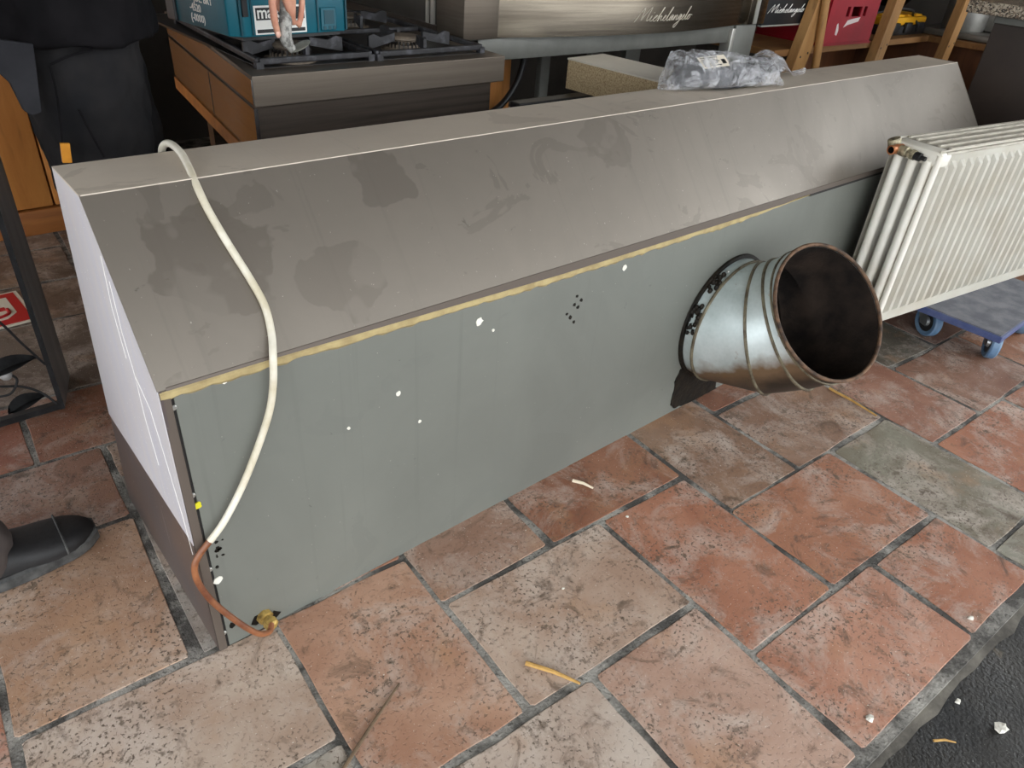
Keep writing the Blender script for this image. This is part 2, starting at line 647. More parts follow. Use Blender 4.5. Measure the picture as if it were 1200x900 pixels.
def text_mesh(txt, size, mat, name, parent, mtx, shear=0., depth=.0004, align='LEFT', bold=0.):
    cu = bpy.data.curves.new('t', 'FONT')
    cu.body = txt
    cu.size = size
    cu.shear = shear
    cu.extrude = depth
    cu.offset = bold
    cu.align_x = align
    ob = bpy.data.objects.new('t', cu)
    COL.objects.link(ob)
    dg = bpy.context.evaluated_depsgraph_get()
    dg.update()
    me = bpy.data.meshes.new_from_object(ob.evaluated_get(dg))
    bpy.data.objects.remove(ob)
    bpy.data.curves.remove(cu)
    me.transform(mtx)
    me.materials.clear()
    me.materials.append(M[mat])
    me.name = name
    o = bpy.data.objects.new(name, me)
    COL.objects.link(o)
    o.parent = parent
    return o


STROKES = [
    [(0, 0), (.12, .5), (.30, 1.0), (.36, .5), (.40, .1), (.55, .6), (.78, 1.05), (.78, .5), (.80, .08), (.92, .1), (1.05, .42), (1.04, .1), (1.14, .02), (1.28, .2), (1.46, .40), (1.34, .42), (1.26, .18), (1.36, .0), (1.50, .14), (1.64, .6), (1.72, 1.0), (1.66, .9), (1.62, 0), (1.68, .28), (1.80, .4), (1.82, .12), (1.90, .04), (2.04, .2), (2.13, .36), (2.06, .42), (2.0, .2), (2.08, .0), (2.2, .12), (2.36, .7), (2.40, 1.0), (2.34, .9), (2.30, .2), (2.38, .0), (2.5, .15), (2.70, .40), (2.56, .40), (2.50, .15), (2.58, .02), (2.72, .36), (2.70, .1), (2.78, .04), (2.88, .4), (2.87, .02), (2.93, .28), (3.04, .4), (3.06, .1), (3.14, .04), (3.38, .40), (3.26, .40), (3.20, .15), (3.30, .06), (3.42, .38), (3.36, -.2), (3.20, -.55), (3.12, -.35), (3.44, .02), (3.58, .22), (3.66, .36), (3.60, .42), (3.54, .2), (3.62, .0), (3.74, .12), (3.88, .7), (3.92, 1.0), (3.86, .9), (3.83, .2), (3.92, .02), (4.10, .38), (4.02, .36), (4.0, .12), (4.10, .02), (4.22, .2), (4.16, .38), (4.35, .34)],
    [(1.10, .62), (1.13, .68)]]


def script(fn, r, mat, parent):
    """cursive word as thin raised strokes; fn maps the flat word onto its surface"""
    b = MB()
    for st_ in STROKES:
        path = smooth_path([(x+y*.35, y, 0) for x, y in st_], 4)
        b.tube([fn(p.x, p.y) for p in path], r, 6)
    return b.build('lettering', mat, parent, True)


def frame_mtx(o, x, y):
    x = Vector(x).normalized()
    y = Vector(y)
    z = x.cross(y).normalized()
    y = z.cross(x)
    return Matrix(((x.x, y.x, z.x, o[0]), (x.y, y.y, z.y, o[1]), (x.z, y.z, z.z, o[2]), (0, 0, 0, 1)))


# ------------------------------------------------------------------ setting
TA = -0.0627
TC, TS = math.cos(TA), math.sin(TA)


def uv(u, v):
    return (u*TC-v*TS, u*TS+v*TC)


FL = MB()
c4 = [uv(-3.2, -.76), uv(4.9, -.76), uv(4.9, 3.2), uv(-3.2, 3.2)]
FL.prism(c4, 'z', -.08, -.0014)
floor = struct(FL.build('floor', 'grout'))
floor['label'] = 'grey cement bed with terracotta tiles'
g = MB()
c4 = [uv(-9, -9), uv(9, -9), uv(9, -.752), uv(-9, -.752)]
g.prism(c4, 'z', -.08, -.014)
struct(g.build('pavement', 'pav'))
# mortar fillet along the doorway edge of the tiles
g = MB()
rr = []
random.seed(3)
for i in range(60):
    u = .2+i*.05
    wv = random.uniform(-.006, .006)
    a, b_ = uv(u, -.742), uv(u, -.775+wv)
    rr.append(((a[0], a[1], -.012), (a[0], a[1], -.003), (b_[0], b_[1], -.012)))
for i in range(len(rr)-1):
    for k in range(2):
        f = [g.bm.verts.new(Vector(x)) for x in (rr[i][k], rr[i+1][k], rr[i+1][k+1], rr[i][k+1])]
        g.bm.faces.new(f)
bmesh.ops.remove_doubles(g.bm, verts=g.bm.verts[:], dist=1e-5)
M['dark_mortar'] = simple('dark mortar', (66, 62, 56), .95, 0, (104, 99, 90), 14, bump=.9, bscale=120)
struct(g.build('trim_1', 'dark_mortar'))
wb = MB().box(-.42, 5.2, 2.9, 3.05, -.05, 2.7)
wb.box(-3.2, -1.75, 2.9, 3.05, -.05, 2.7)
wb.box(-1.75, -.42, 2.9, 3.05, 2.15, 2.7)
struct(wb.build('wall_back', 'plaster'))
struct(MB().box(5.0, 5.15, -.6, 2.95, -.05, 2.7).build('wall_right', 'plaster'))
struct(MB().box(-3.3, -3.15, 1.6, 2.95, -.05, 2.7).build('wall_left', 'plaster'))
struct(MB().box(-3.3, 5.2, -2.7, 3.05, 2.6, 2.75).build('ceiling', 'ceiling'))

# ------------------------------------------------------------------ floor tiles
m = .133
U0, V0 = .10, .009


def gu(i):
    return U0+m*i


def gv(j):
    return V0+m*j


# explicit tiles read from the floor, in grid cells: (i0, i1, j0, j1, colour)
T = [
    (0, 2, -3, 0, (196, 146, 116)),     # A
    (-3, 0, -2, 0, (198, 174, 154)),    # N
    (0, 3, -5, -3, (202, 182, 166)),    # M
    (2, 4, -1, 1, (174, 136, 114)),     # B
    (2, 5, -3, -1, (196, 166, 144)),    # C
    (4, 7, -1, 1, (164, 104, 74)),      # D
    (5, 7, -4, -1, (188, 120, 88)),     # E
    (7, 9, -2, 1, (156, 118, 92)),      # F
    (9, 12, -2, 0, (160, 122, 98)),     # G
    (7, 10, -4, -2, (186, 120, 86)),    # H
    (10, 12, -5, -2, (134, 128, 108)),  # I grey
    (8, 10, -6, -4, (184, 114, 80)),    # J
    (5, 8, -6, -4, (198, 134, 104)),    # K
    (3, 5, -6, -3, (200, 160, 138)),    # L
    (-3, -1, 0, 3, (188, 146, 114)),    # O
    (-4, -1, 3, 5, (166, 116, 92)),     # P
    (-3, -2, 5, 7, (176, 104, 76)),     # Q left
    (-2, 0, 5, 7, (172, 112, 84)),      # Q right
    (12, 14, -3, 0, (168, 112, 88)),    # R
    (14, 17, -3, -1, (150, 104, 82)),   # S
    (14, 16, -1, 2, (100, 97, 84)),     # T grey-green
    (16, 18, -1, 1, (128, 88, 70)),
    (12, 15, -5, -3, (180, 108, 74)),   # U
    (15, 17, -6, -3, (176, 110, 80)),
    (17, 19, -3, -1, (172, 112, 78)),
    (10, 13, -6, -5, (140, 136, 118)),  # V grey
    (-3, 0, -3, -2, (168, 160, 146)),
    (-5, -3, -2, 1, (196, 128, 98)),
    (-6, -3, 1, 3, (176, 130, 98)),
    (-1, 0, 0, 4, (158, 152, 144)),
]
I0, I1, J0, J1 = -12, 27, -6, 17
occ = set()
cells = []
for t in T:
    for i in range(t[0], t[1]):
        for j in range(t[2], t[3]):
            occ.add((i, j))
    cells.append(t)
random.seed(11)
pal = [(170, 112, 84), (160, 104, 78), (182, 128, 98), (150, 108, 86), (176, 116, 80), (190, 150, 122), (134, 116, 96)]
for j in range(J0, J1):
    for i in range(I0, I1):
        if (i, j) in occ:
            continue
        opts = [(2, 3), (3, 2), (2, 2), (3, 3)]
        random.shuffle(opts)
        for (a, b) in opts + [(2, 1), (1, 2), (1, 1)]:
            cc = [(i+x, j+y) for x in range(a) for y in range(b)]
            if all(c not in occ and c[0] < I1 and c[1] < J1 for c in cc):
                occ.update(cc)
                col = random.choice(pal if j < 7 else [(138, 116, 98), (126, 108, 92), (142, 116, 96), (118, 102, 88)])
                cells.append((i, i+a, j, j+b, col))
                break
random.seed(5)
for (i0, i1, j0, j1, col) in cells:
    u0, u1, v0, v1 = gu(i0), gu(i1), gv(j0), gv(j1)
    if j0 == -6:
        v0 = -.744+random.uniform(-.006, .002)
    gp = .0066
    u0 += gp
    u1 -= gp
    v0 += gp
    v1 -= gp
    jit = [(random.uniform(-.004, .004), random.uniform(-.004, .004)) for _ in range(4)]
    cs = [(u0+jit[0][0], v0+jit[0][1]), (u1+jit[1][0], v0+jit[1][1]), (u1+jit[2][0], v1+jit[2][1]), (u0+jit[3][0], v1+jit[3][1])]
    out = []
    for k in range(4):
        a, b = cs[k], cs[(k+1) % 4]
        for s_ in (.016, .3, .5, .72, .984):
            e = random.uniform(-.0022, .0022)
            x, y = a[0]+(b[0]-a[0])*s_, a[1]+(b[1]-a[1])*s_
            out.append((x+(e if k in (1, 3) else 0), y+(e if k in (0, 2) else 0)))
    cx, cy = (u0+u1)/2, (v0+v1)/2
    wx, wy = uv(cx, cy)
    b = MB()
    h = random.uniform(-.0003, .0007)
    tx, ty = random.uniform(-.0015, .0015), random.uniform(-.0015, .0015)

    def pt(p, z, sh):
        du, dv = (p[0]-cx), (p[1]-cy)
        L = math.hypot(du, dv)
        du -= du/L*sh
        dv -= dv/L*sh
        q = uv(du, dv)
        return (q[0], q[1], z+du*tx+dv*ty)
    top = [pt(p, h, .0014) for p in out]
    mid = [pt(p, h-.0006, 0) for p in out]
    bot = [pt(p, -.012, -.001) for p in out]
    b.rings([bot, mid, top])
    b.bm.verts.ensure_lookup_table()
    n = len(out)
    b.bm.faces.new(b.bm.verts[2*n:3*n])
    o = b.build('tile', 'tile', floor)
    o.location = (wx, wy, 0)
    gy = sum(col)/3
    o.color = lin(tuple(x*.78+gy*.22 for x in col))

# ------------------------------------------------------------------ extractor hood
HL = 2.7
HF, HT = .537, .743          # height of front panel, of top
YT, YB, YBB = .159, .291, .47
hood = thing('extractor_hood', 'long grey stainless steel extractor hood standing on the tiled floor with a round duct stub', 'extractor hood')
prof = [(0, 0), (-.004, HF), (YT, HT), (YB, HT), (YBB, 0)]
th = .002
# left and right end panels
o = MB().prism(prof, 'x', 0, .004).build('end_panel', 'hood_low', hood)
o = MB().prism([(.0, .251), (-.004, HF), (YT, HT), (YB, HT), (YB+(YBB-YB)*(HT-.251)/HT, .251)], 'x', -.0012, -.0001).build('upper_end_sheet', 'hood_end', hood)  # pale overlay on the upper end panel, darker brown panel below it
o['label'] = 'whitish scratched upper part of the hood end'
MB().prism(prof, 'x', HL-.004, HL).build('end_panel', 'hood_slope', hood)


for k, ln in enumerate((((128, 330), (143, 390), (158, 440), (170, 490), (186, 545)), ((158, 440), (176, 480), (196, 545), (214, 605), (226, 650)), ((118, 300), (131, 360), (148, 420)))):
    MB().tube([tuple(at(px, py, 0, -.0014)) for px, py in ln], .0005, 5).build('scratch', 'white_print', hood)


def sheet(pts, mat, name, nx=24, thick=.003, bow=0.):
    """pts: profile line points (y,z) swept along x with thickness"""
    b = MB()
    xs = [-.0013+(HL+.0015)*i/nx for i in range(nx+1)]
    (y0, z0), (y1, z1) = pts
    d = Vector((0, y1-y0, z1-z0))
    nrm = Vector((0, -d.z, d.y)).normalized()
    rows = []
    ny = 6
    for x in xs:
        row = []
        for k in range(ny+1):
            t = k/ny
            p = Vector((x, y0, z0))+d*t
            p += nrm*bow*math.sin(PI*t)*math.sin(PI*x/HL*3+1.)
            row.append(p)
        back = [p-nrm*thick for p in reversed(row)]
        rows.append([tuple(p) for p in row+back])
    b.rings(rows, cap=True)
    return b.build(name, mat, hood, True)


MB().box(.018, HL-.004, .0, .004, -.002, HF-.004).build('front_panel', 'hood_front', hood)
MB().box(.0, .0135, -.0035, .004, .0, HF-.002, bev=.001).build('corner_flange', 'fold', hood)
MB().box(.0135, .02, .002, .006, .0, HF-.01).build('corner_joint', 'dark_gap', hood)
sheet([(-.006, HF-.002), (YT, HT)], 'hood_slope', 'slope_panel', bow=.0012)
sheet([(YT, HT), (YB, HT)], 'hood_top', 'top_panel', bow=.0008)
MB().prism([(YB-.004, HT-.003), (YB, HT-.003), (YBB, 0), (YBB-.004, 0)], 'x', .004, HL-.004).build('back_panel', 'hood_low', hood)
# rolled bright edge between slope and top
MB().tube([(.0, YT, HT-.0007), (HL, YT, HT-.0007)], .0012, 8).build('rolled_edge', 'hood_top', hood)
# folded lower lip of the slope, coloured dark brown for the shadow above the sealant
b = MB()
rows = []
for i in range(61):
    x = .01+(HL-.02)*i/60
    k = min(1, max(0, (x-.12)/.6))
    hgt = .004+.012*k if x < 1.5 else .012
    rows.append([(x, -.006, HF), (x, -.0075, HF-hgt), (x, -.001, HF-hgt), (x, .0, HF)])
b.rings(rows, cap=True)
b.build('shaded_lip', 'fold', hood)
# sealant bead
b = MB()
rows = []
random.seed(21)
for i in range(121):
    x = .001+1.62*i/120
    k = min(1, max(0, (x-.12)/.6))
    top = HF-(.004+.011*k)
    hh = (.019 if x < 1.3 else .019*max(.08, (1.62-x)/.32))*random.uniform(.85, 1.1)
    bot = top-hh+random.uniform(-.0015, .0015)
    rows.append([(x, -.0015, top), (x, -.0058, top-hh*.25), (x, -.0055, top-hh*.7), (x, .0005, bot)])
b.rings(rows, cap=True)
o = b.build('sealant_bead', 'sealant', hood, True)
o['label'] = 'yellowish dried sealant bead under the slope'
# thin dark rail after the sealant ends
MB().box(1.60, HL-.01, -.006, .001, HF-.019, HF-.012).build('joint_rail', 'dark_gap', hood)
# screws and paint flecks on the front
for (px, py) in ((204, 478), (226, 581), (246, 668), (263, 742), (203, 512)):
    p = at(px, py, 1, -.001)
    MB().lathe([(0, -.002), (.0042, -.002), (.0042, .0005), (.003, .0018), (0, .002)], (p.x, -.0005, p.z), (0, -1, 0), 12).build('screw', 'screw', hood, True)
random.seed(2)
for (px, py, r, mt) in ((562, 377, .0075, 'fleck'), (467, 461, .0045, 'fleck'), (492, 494, .003, 'fleck'), (732, 314, .006, 'fleck'), (672, 314, .004, 'fleck'), (578, 387, .003, 'fleck'), (256, 680, .0075, 'fleck'), (232, 593, .006, 'yellow_fleck'), (409, 502, .003, 'fleck'), (263, 447, .004, 'fleck'), (400, 403, .003, 'fleck')):
    p = at(px, py, 1, -.001)
    n = 11
    o1 = [(p.x+r*random.uniform(.75, 1.2)*math.cos(2*PI*k/n), p.z+r*random.uniform(.8, 1.3)*math.sin(2*PI*k/n)) for k in range(n)]
    MB().prism(o1, 'y', -.0012, .001).build('paint_fleck', mt, hood)


def grease(pts, name='grease_patch', y=-.0025, label=None, rough=.006, sub=6):
    pl = [at(px, py, 1, 0) for px, py in pts]
    o1 = []
    for k in range(len(pl)):
        a, c = pl[k], pl[(k+1) % len(pl)]
        for s_ in range(sub):
            t = s_/sub
            o1.append((a.x+(c.x-a.x)*t+random.uniform(-rough, rough), max(.001, a.z+(c.z-a.z)*t+random.uniform(-rough, rough))))
    o = MB().prism(o1, 'y', y, .001).build(name, 'grease', hood)
    if label:
        o['label'] = label
    return o


grease([(797, 432), (790, 448), (786, 478), (802, 474), (838, 458), (838, 430), (815, 425)], label='black tarry grease below the duct collar', rough=.004)
for k in range(30):
    px, py = random.gauss(252, 5), random.gauss(652, 17)
    p = at(px, py, 1, 0)
    if p.x < .025:
        continue
    r = random.uniform(.0012, .004)
    MB().prism([(p.x+r*math.cos(a)*random.uniform(.6, 1.3), p.z+r*math.sin(a)*random.uniform(.6, 1.3)) for a in (0, 1, 2, 3, 4, 5.2)], 'y', -.001, .001).build('grease_speck', 'grease', hood)
for (px, py) in ((672, 377), (668, 372), (677, 360), (681, 352), (664, 368), (676, 347), (673, 357), (312, 722), (300, 727), (323, 720), (272, 733)):
    p = at(px, py, 1, 0)
    r = random.uniform(.003, .005) if py < 400 else random.uniform(.006, .013)
    MB().prism([(p.x+r*math.cos(a)*random.uniform(.5, 1.2), p.z+r*math.sin(a)*random.uniform(.5, 1.4)) for a in (0, .9, 1.8, 2.7, 3.6, 4.5, 5.4)], 'y', -.001, .001).build('grease_speck', 'grease', hood)

# duct elbow (part of the hood) with its gores, seams and rim as sub-parts
RD = .160
c0 = Vector((1.336, 0, .245))
c4_ = Vector((1.377, -.241, .356))
n4 = Vector((-.159, -.731, .664)).normalized()
n0 = Vector((0, -1, 0))


def ring(c, n, r, seg=56):
    n = n.normalized()
    x = Vector((1, 0, 0))
    x = (x-n*x.dot(n)).normalized()
    y = n.cross(x)
    return [tuple(c+x*r*math.cos(2*PI*k/seg)+y*r*math.sin(2*PI*k/seg)) for k in range(seg)]


def pose(t):
    """point and direction along the elbow, t 0..1 after the straight collar"""
    a = c0+Vector((0, -.035, 0))
    L = (c4_-a).length
    h = L*.38
    p1, p2 = a+n0*h, c4_-n4*h
    p = a*(1-t)**3+p1*3*t*(1-t)**2+p2*3*t*t*(1-t)+c4_*t**3
    d = (p1-a)*3*(1-t)**2+(p2-p1)*6*t*(1-t)+(c4_-p2)*3*t*t
    return p, d.normalized()


elbow = MB().rings([ring(c0+n0*.001, n0, RD), ring(c0+n0*.036, n0, RD), ring(c0+n0*.036, n0, RD-.003), ring(c0+n0*.001, n0, RD-.003)], closed=True).build('duct_elbow', 'galv', hood, True)
MB().rings([ring(c0+n0*.001, n0, RD+.010), ring(c0+n0*.006, n0, RD+.009), ring(c0+n0*.008, n0, RD+.001), ring(c0+n0*.001, n0, RD+.001)], closed=True).build('flange', 'grease', elbow, True)
elbow['label'] = 'galvanised duct elbow with a rusty rim and sooty inside'
ts = [0, .34, .62, .86, 1.]
for k in range(4):
    (pa, da), (pb, db) = pose(ts[k]), pose(ts[k+1])
    ra, rb = RD+.001, RD+.001
    if k == 3:
        ra, rb = RD+.003, RD+.003
    MB().rings([ring(pa, da, ra), ring(pb, db, rb), ring(pb, db, rb-.0025), ring(pa, da, ra-.0025)], closed=True).build('gore', 'galv', elbow, True)
    # raised seam
    MB().rings([ring(pa-da*.004, da, RD+.001), ring(pa-da*.002, da, RD+.0055), ring(pa+da*.002, da, RD+.0055), ring(pa+da*.004, da, RD+.001)]).build('seam', 'seam', elbow, True)
rr = []
for k in range(10):
    a = 2*PI*k/10
    rr.append(ring(c4_+n4*.0045*math.sin(a), n4, RD+.002+.0045*math.cos(a)))
MB().rings(rr, closed=True).build('rim', 'rust', elbow, True)
inner = [ring(c0+n0*-.0005, n0, .02), ring(c0+n0*-.0005, n0, RD-.010)] + [ring(pose(t)[0], pose(t)[1], (RD-.010 if t < .9 else RD-.003)-(.004 if t in (.34, .62) else 0)) for t in (0, .3, .34, .38, .58, .62, .66, .8, .995)]
MB().rings(inner).build('inner_lining', 'soot', elbow, True, recalc=False)
MB().lathe([(0, 0), (.025, 0)], tuple(c0-n0*-.0007), (0, -1, 0), 20).build('inner_lining', 'soot', elbow)
for (px, py) in ((811, 392), (850, 316), (897, 345), (898, 397)):
    tgt = at(px, py, 1, -.02 if px < 860 else -.2)
    best = min(((Vector(q)-CAM).normalized().dot((tgt-CAM).normalized()), q) for q in []) if False else None
    # nearest point of the duct wall to the sight line
    dirv = (tgt-CAM).normalized()
    cand = []
    for t in ([-1] if px < 860 else [.80]):
        c, d = (c0+n0*.02, n0) if t < 0 else pose(t)
        for q in ring(c, d, RD+.001, 180):
            q = Vector(q)
            off = (q-CAM)-dirv*((q-CAM).dot(dirv))
            if (q-c).dot(CAM-q) > 0:
                cand.append((off.length, q, c))
    _, q, c = min(cand, key=lambda e: e[0])
    MB().ell(q, (.004, .004, .004), None, 10, 6).build('rivet', 'screw', elbow, True)
random.seed(4)
for (ang, n_) in ((2.2, 26), (2.75, 22), (2.95, 12)):
    for k in range(n_):
        a = ang+random.gauss(0, .09)
        p = c0+n0*random.uniform(.004, .03)+Vector((math.cos(a), 0, math.sin(a)))*(RD+random.uniform(-.002, .006))
        r = random.uniform(.003, .008)
        MB().ell(p, (r, r*.8, r), None, 7, 5).build('grease_lump', 'grease', elbow)

# ------------------------------------------------------------------ cord from the top of the hood to the gland
CR = .0054
slope_n = Vector((0, -(HT-HF), YT+.006)).normalized()


def on_slope(px, py, off=CR):
    d = _F + _R*((px-600)/FPX) - _U*((py-450)/FPX)
    q = Vector((0, -.006, HF-.002))+slope_n*off
    t = (q-CAM).dot(slope_n)/d.dot(slope_n)
    return CAM+d*t


pts = [at(191, 196, 1, .335), at(190, 174, 1, .315), at(198, 168, 1, .29), at(211, 178, 1, .235), at(221, 196, 1, .19), at(231, 219, 1, .15)]
for q in ((245, 248), (268, 287), (292, 325), (310, 358), (318, 390)):
    pts.append(on_slope(*q))
pts.append(at(320, 420, 1, -.016))
for q in ((320, 452), (315, 485), (300, 530), (282, 574), (262, 612), (246, 634)):
    pts.append(at(q[0], q[1], 1, -.013))
cord = tag(MB().tube(smooth_path(pts, 7), CR, 12).build('cord', 'cord_white', None, True), 'white insulated pipe draped over the hood, its lower end brown', 'cord')
pts2 = [at(q[0], q[1], 1, y) for q, y in (((246, 634), -.013), ((235, 648), -.013), ((228, 664), -.014), ((232, 682), -.018), ((248, 704), -.026), ((272, 724), -.036), ((293, 738), -.044), ((306, 743), -.045), ((316, 740), -.038), ((318, 731), -.026))]
o = MB().tube(smooth_path(pts2, 7), CR*.93, 12).build('bare_end', 'cord_brown', cord, True)
o['label'] = 'brown stained bare end'
p = at(314, 726, 1, -.012)
gl = MB().lathe([(0, -.002), (.014, -.002), (.014, .008), (.011, .009), (.011, .016), (.013, .017), (.012, .026), (.007, .030), (0, .030)], (p.x-.002, .0, p.z), (0.15, -1, -.15), 8).build('brass_gland', 'brass', cord, False)

# ------------------------------------------------------------------ plastic bag on the hood
bag = thing('plastic_bag', 'clear plastic bag of grey parts lying on top of the hood', 'bag', (1.46, .245, HT+.001), -.17)
random.seed(9)


def lump(L, D, H, seed, mat, name, rnd=.18, tail=False, seg=40, rows=22):
    b = MB()
    R_ = []
    for i in range(rows+1):
        t = i/rows
        x = -L/2+L*t
        s = (math.sin(PI*min(1, max(0, .04+.92*t))))**.42
        ring_ = []
        for k in range(seg):
            a = 2*PI*k/seg
            cy, cz = math.cos(a), math.sin(a)
            py_ = D/2*math.copysign(abs(cy)**.75, cy)*s
            pz = H/2+H/2*math.copysign(abs(cz)**.7, cz)*s
            q = Vector((x*7, py_*12, pz*12))
            f = 1+rnd*noise.noise(q*1.6+Vector((seed, 0, 0)))+rnd*.5*noise.noise(q*4+Vector((0, seed, 0)))
            pz2 = pz*f*(1 if cz > 0 else .6)
            ring_.append((x+.008*noise.noise(q*2), py_*f, max(.0005, pz2)))
        R_.append(ring_)
    b.rings(R_, cap=True)
    return b.build(name, mat, bag, True)


lump(.285, .100, .052, 3, 'wool', 'contents', .22)


def film_shell():
    """creased film: a flat-bottomed pillow with a pointed left end and a crumpled ridge"""
    b = MB()
    R_ = []
    rows, seg = 22, 26
    for i in range(rows+1):
        t = i/rows
        x = -.185+.36*t
        hh = .080*min(1, (t/.16)**.75)*(1-.30*t)*(1 if t < .9 else (1-t)/.1*.75+.25)+.006
        dd = .064*min(1, .18+(t/.20)**.8)*(1 if t < .92 else .8)
        ring_ = []
        for k in range(seg):
            a = 2*PI*k/seg
            cy, cz = math.cos(a), math.sin(a)
            py_ = dd*math.copysign(abs(cy)**.8, cy)
            pz = hh*.42+hh*(.58 if cz > 0 else .42)*math.copysign(abs(cz)**.85, cz)
            q = Vector((x*16, py_*20, pz*14))
            cr = abs(noise.noise(q*.9+Vector((4, 0, 0))))*.55+abs(noise.noise(q*2.1))*.25
            f = 1.12-cr*.75
            ring_.append((x+.01*noise.noise(q), py_*f, max(.0006, pz*f)))
        R_.append(ring_)
    b.rings(R_, cap=True)
    return b.build('film', 'film', bag, False)


fo = film_shell()
# loose flat tail of the film
b = MB()
rows = []
for i in range(19):
    t = i/18
    x = .14+.26*t
    wd = .058*(1-t)**.8+.004
    yc = -.005+.075*t
    zc = .055*(1-t)**1.3+.012+.014*math.sin(t*7)*(1-.3*t)
    rows.append([(x, yc-wd, .6*zc+.004*math.sin(11*t)), (x, yc-wd*.4, zc), (x, yc+wd*.3, zc+.01*(1-t)), (x+.01, yc+wd, zc*.7)])
for i in range(18):
    for k in range(3):
        b.bm.faces.new([b.bm.verts.new(Vector(x)) for x in (rows[i][k], rows[i+1][k], rows[i+1][k+1], rows[i][k+1])])
bmesh.ops.remove_doubles(b.bm, verts=b.bm.verts[:], dist=1e-5)
bmesh.ops.solidify(b.bm, geom=b.bm.faces[:], thickness=.0006)
o = b.build('film_tail', 'film', bag, False)
lm = frame_mtx((-.10, -.045, .052), (1, .0, .06), (0, .8, .5))
lb = MB().box(0, .085, 0, .035, 0, .0008, lm).build('paper_label', 'sign_white', bag)
for k in range(5):
    MB().box(.006, .05 if k % 2 else .06, .005+k*.006, .0075+k*.006, .0009, .0012, lm).build('print_line', 'black_print', lb)
MB().box(.066, .078, .008, .022, .0009, .0012, lm).build('print_block', 'black_print', lb)

# ------------------------------------------------------------------ radiator on dolly
RX, RY, RZ = 1.878, -.187, .14
RA = math.atan2(-.152, .988)
rad = thing('panel_radiator', 'white ribbed panel radiator standing upright on the blue dolly', 'radiator', (RX, RY, RZ), RA)
RL, RH, RDp = 1.22, .5, .150
pitch = .0410


def panel(y0, sgn, name):
    """fluted sheet: front y0, ribs running top to bottom"""
    b = MB()
    prof2 = []
    x = 0.
    n = int(RL/pitch)
    e = (RL-n*pitch)/2
    prof2.append((0, 0.))
    for i in range(n):
        xa = e+i*pitch
        prof2 += [(xa+.009, 0), (xa+.014, -.012), (xa+.028, -.012), (xa+.033, 0)]
    prof2.append((RL, 0.))
    zs = [(0, 0), (.030, 0), (.044, 1), (RH-.046, 1), (RH-.032, 0), (RH, 0)]
    V = [[b.bm.verts.new(Vector((px, y0+sgn*py*f*-1 if False else y0+sgn*(py*f), z))) for (px, py) in prof2] for z, f in zs]
    for i in range(len(zs)-1):
        for k in range(len(prof2)-1):
            b.bm.faces.new((V[i][k], V[i][k+1], V[i+1][k+1], V[i+1][k]))
    r = bmesh.ops.solidify(b.bm, geom=b.bm.faces[:], thickness=.0015)
    return b.build(name, 'rad_white', rad, True)


panel(.014, 1, 'front_panel')
panel(RDp-.004, -1, 'back_panel')
for y in (.030, .070, .112):
    b = MB().box(.004, RL-.004, y, y+.014, .004, RH-.022, bev=.005)
    b.build('water_panel', 'rad_white', rad, True)
for y in (.018, .050, .092, .130):
    MB().box(.02, RL-.02, y, y+.010, .03, RH-.06).build('convector', 'rad_inner', rad)
# rounded left flutes seen on the end
for y in (.034, .074, .116):
    MB().tube([(.001, y+.003, .012), (.001, y+.003, RH-.03)], .0125, 12).build('end_flute', 'rad_white', rad, True)
MB().tube([(.004, .014, .004), (.004, .014, RH-.012)], .0085, 10).build('end_flute', 'rad_white', rad, True)
# headers across the depth at the top and bottom
MB().box(-.004, .05, .004, RDp-.004, RH-.045, RH-.002, bev=.014).build('header', 'rad_white', rad, True)
MB().box(-.002, .03, .01, RDp-.01, .004, .03, bev=.01).build('header', 'rad_white', rad, True)
tg = MB().box(.02, RL, .006, RDp-.006, RH-.012, RH-.004, bev=.002).build('top_grille', 'rad_top', rad)
for y in (.020, .050, .082, .114, .136):
    MB().box(.05, RL, y-.004, y+.004, RH-.006, RH+.002, bev=.0015).build('grille_bar', 'rad_top', tg)
vz = RH-.022
va = MB().lathe([(.013, 0), (.013, .020), (.010, .021), (.010, .032), (.0125, .033), (.0125, .044), (.009, .045), (.009, .038)], (-.003, .118, vz), (-1, .0, .0), 12).build('valve', 'copper', rad, True)
MB().lathe([(0, -.004), (.0085, -.004), (.0085, .040)], (-.006, .118, vz), (-1, 0, 0), 12).build('pipe_bore', 'soot', va, True)
MB().lathe([(.012, 0), (.014, .006), (.014, .022), (.010, .024), (.010, .034), (.013, .035), (.013, .046), (0, .046)], (-.018, .112, vz), (0, -1, -.05), 10).build('valve_body', 'valve', va, True)
MB().lathe([(.011, .04), (.011, .062), (.006, .063), (.006, .076), (0, .076)], (-.018, .112, vz), (0, -1, -.05), 10).build('valve_spindle', 'black_plastic', va, True)
MB().lathe([(0, -.02), (.016, -.02), (.018, -.006), (.016, .012), (0, .016)], (.0, .142, vz+.008), (-.3, .3, .9), 12).build('end_plug', 'valve', va, True)

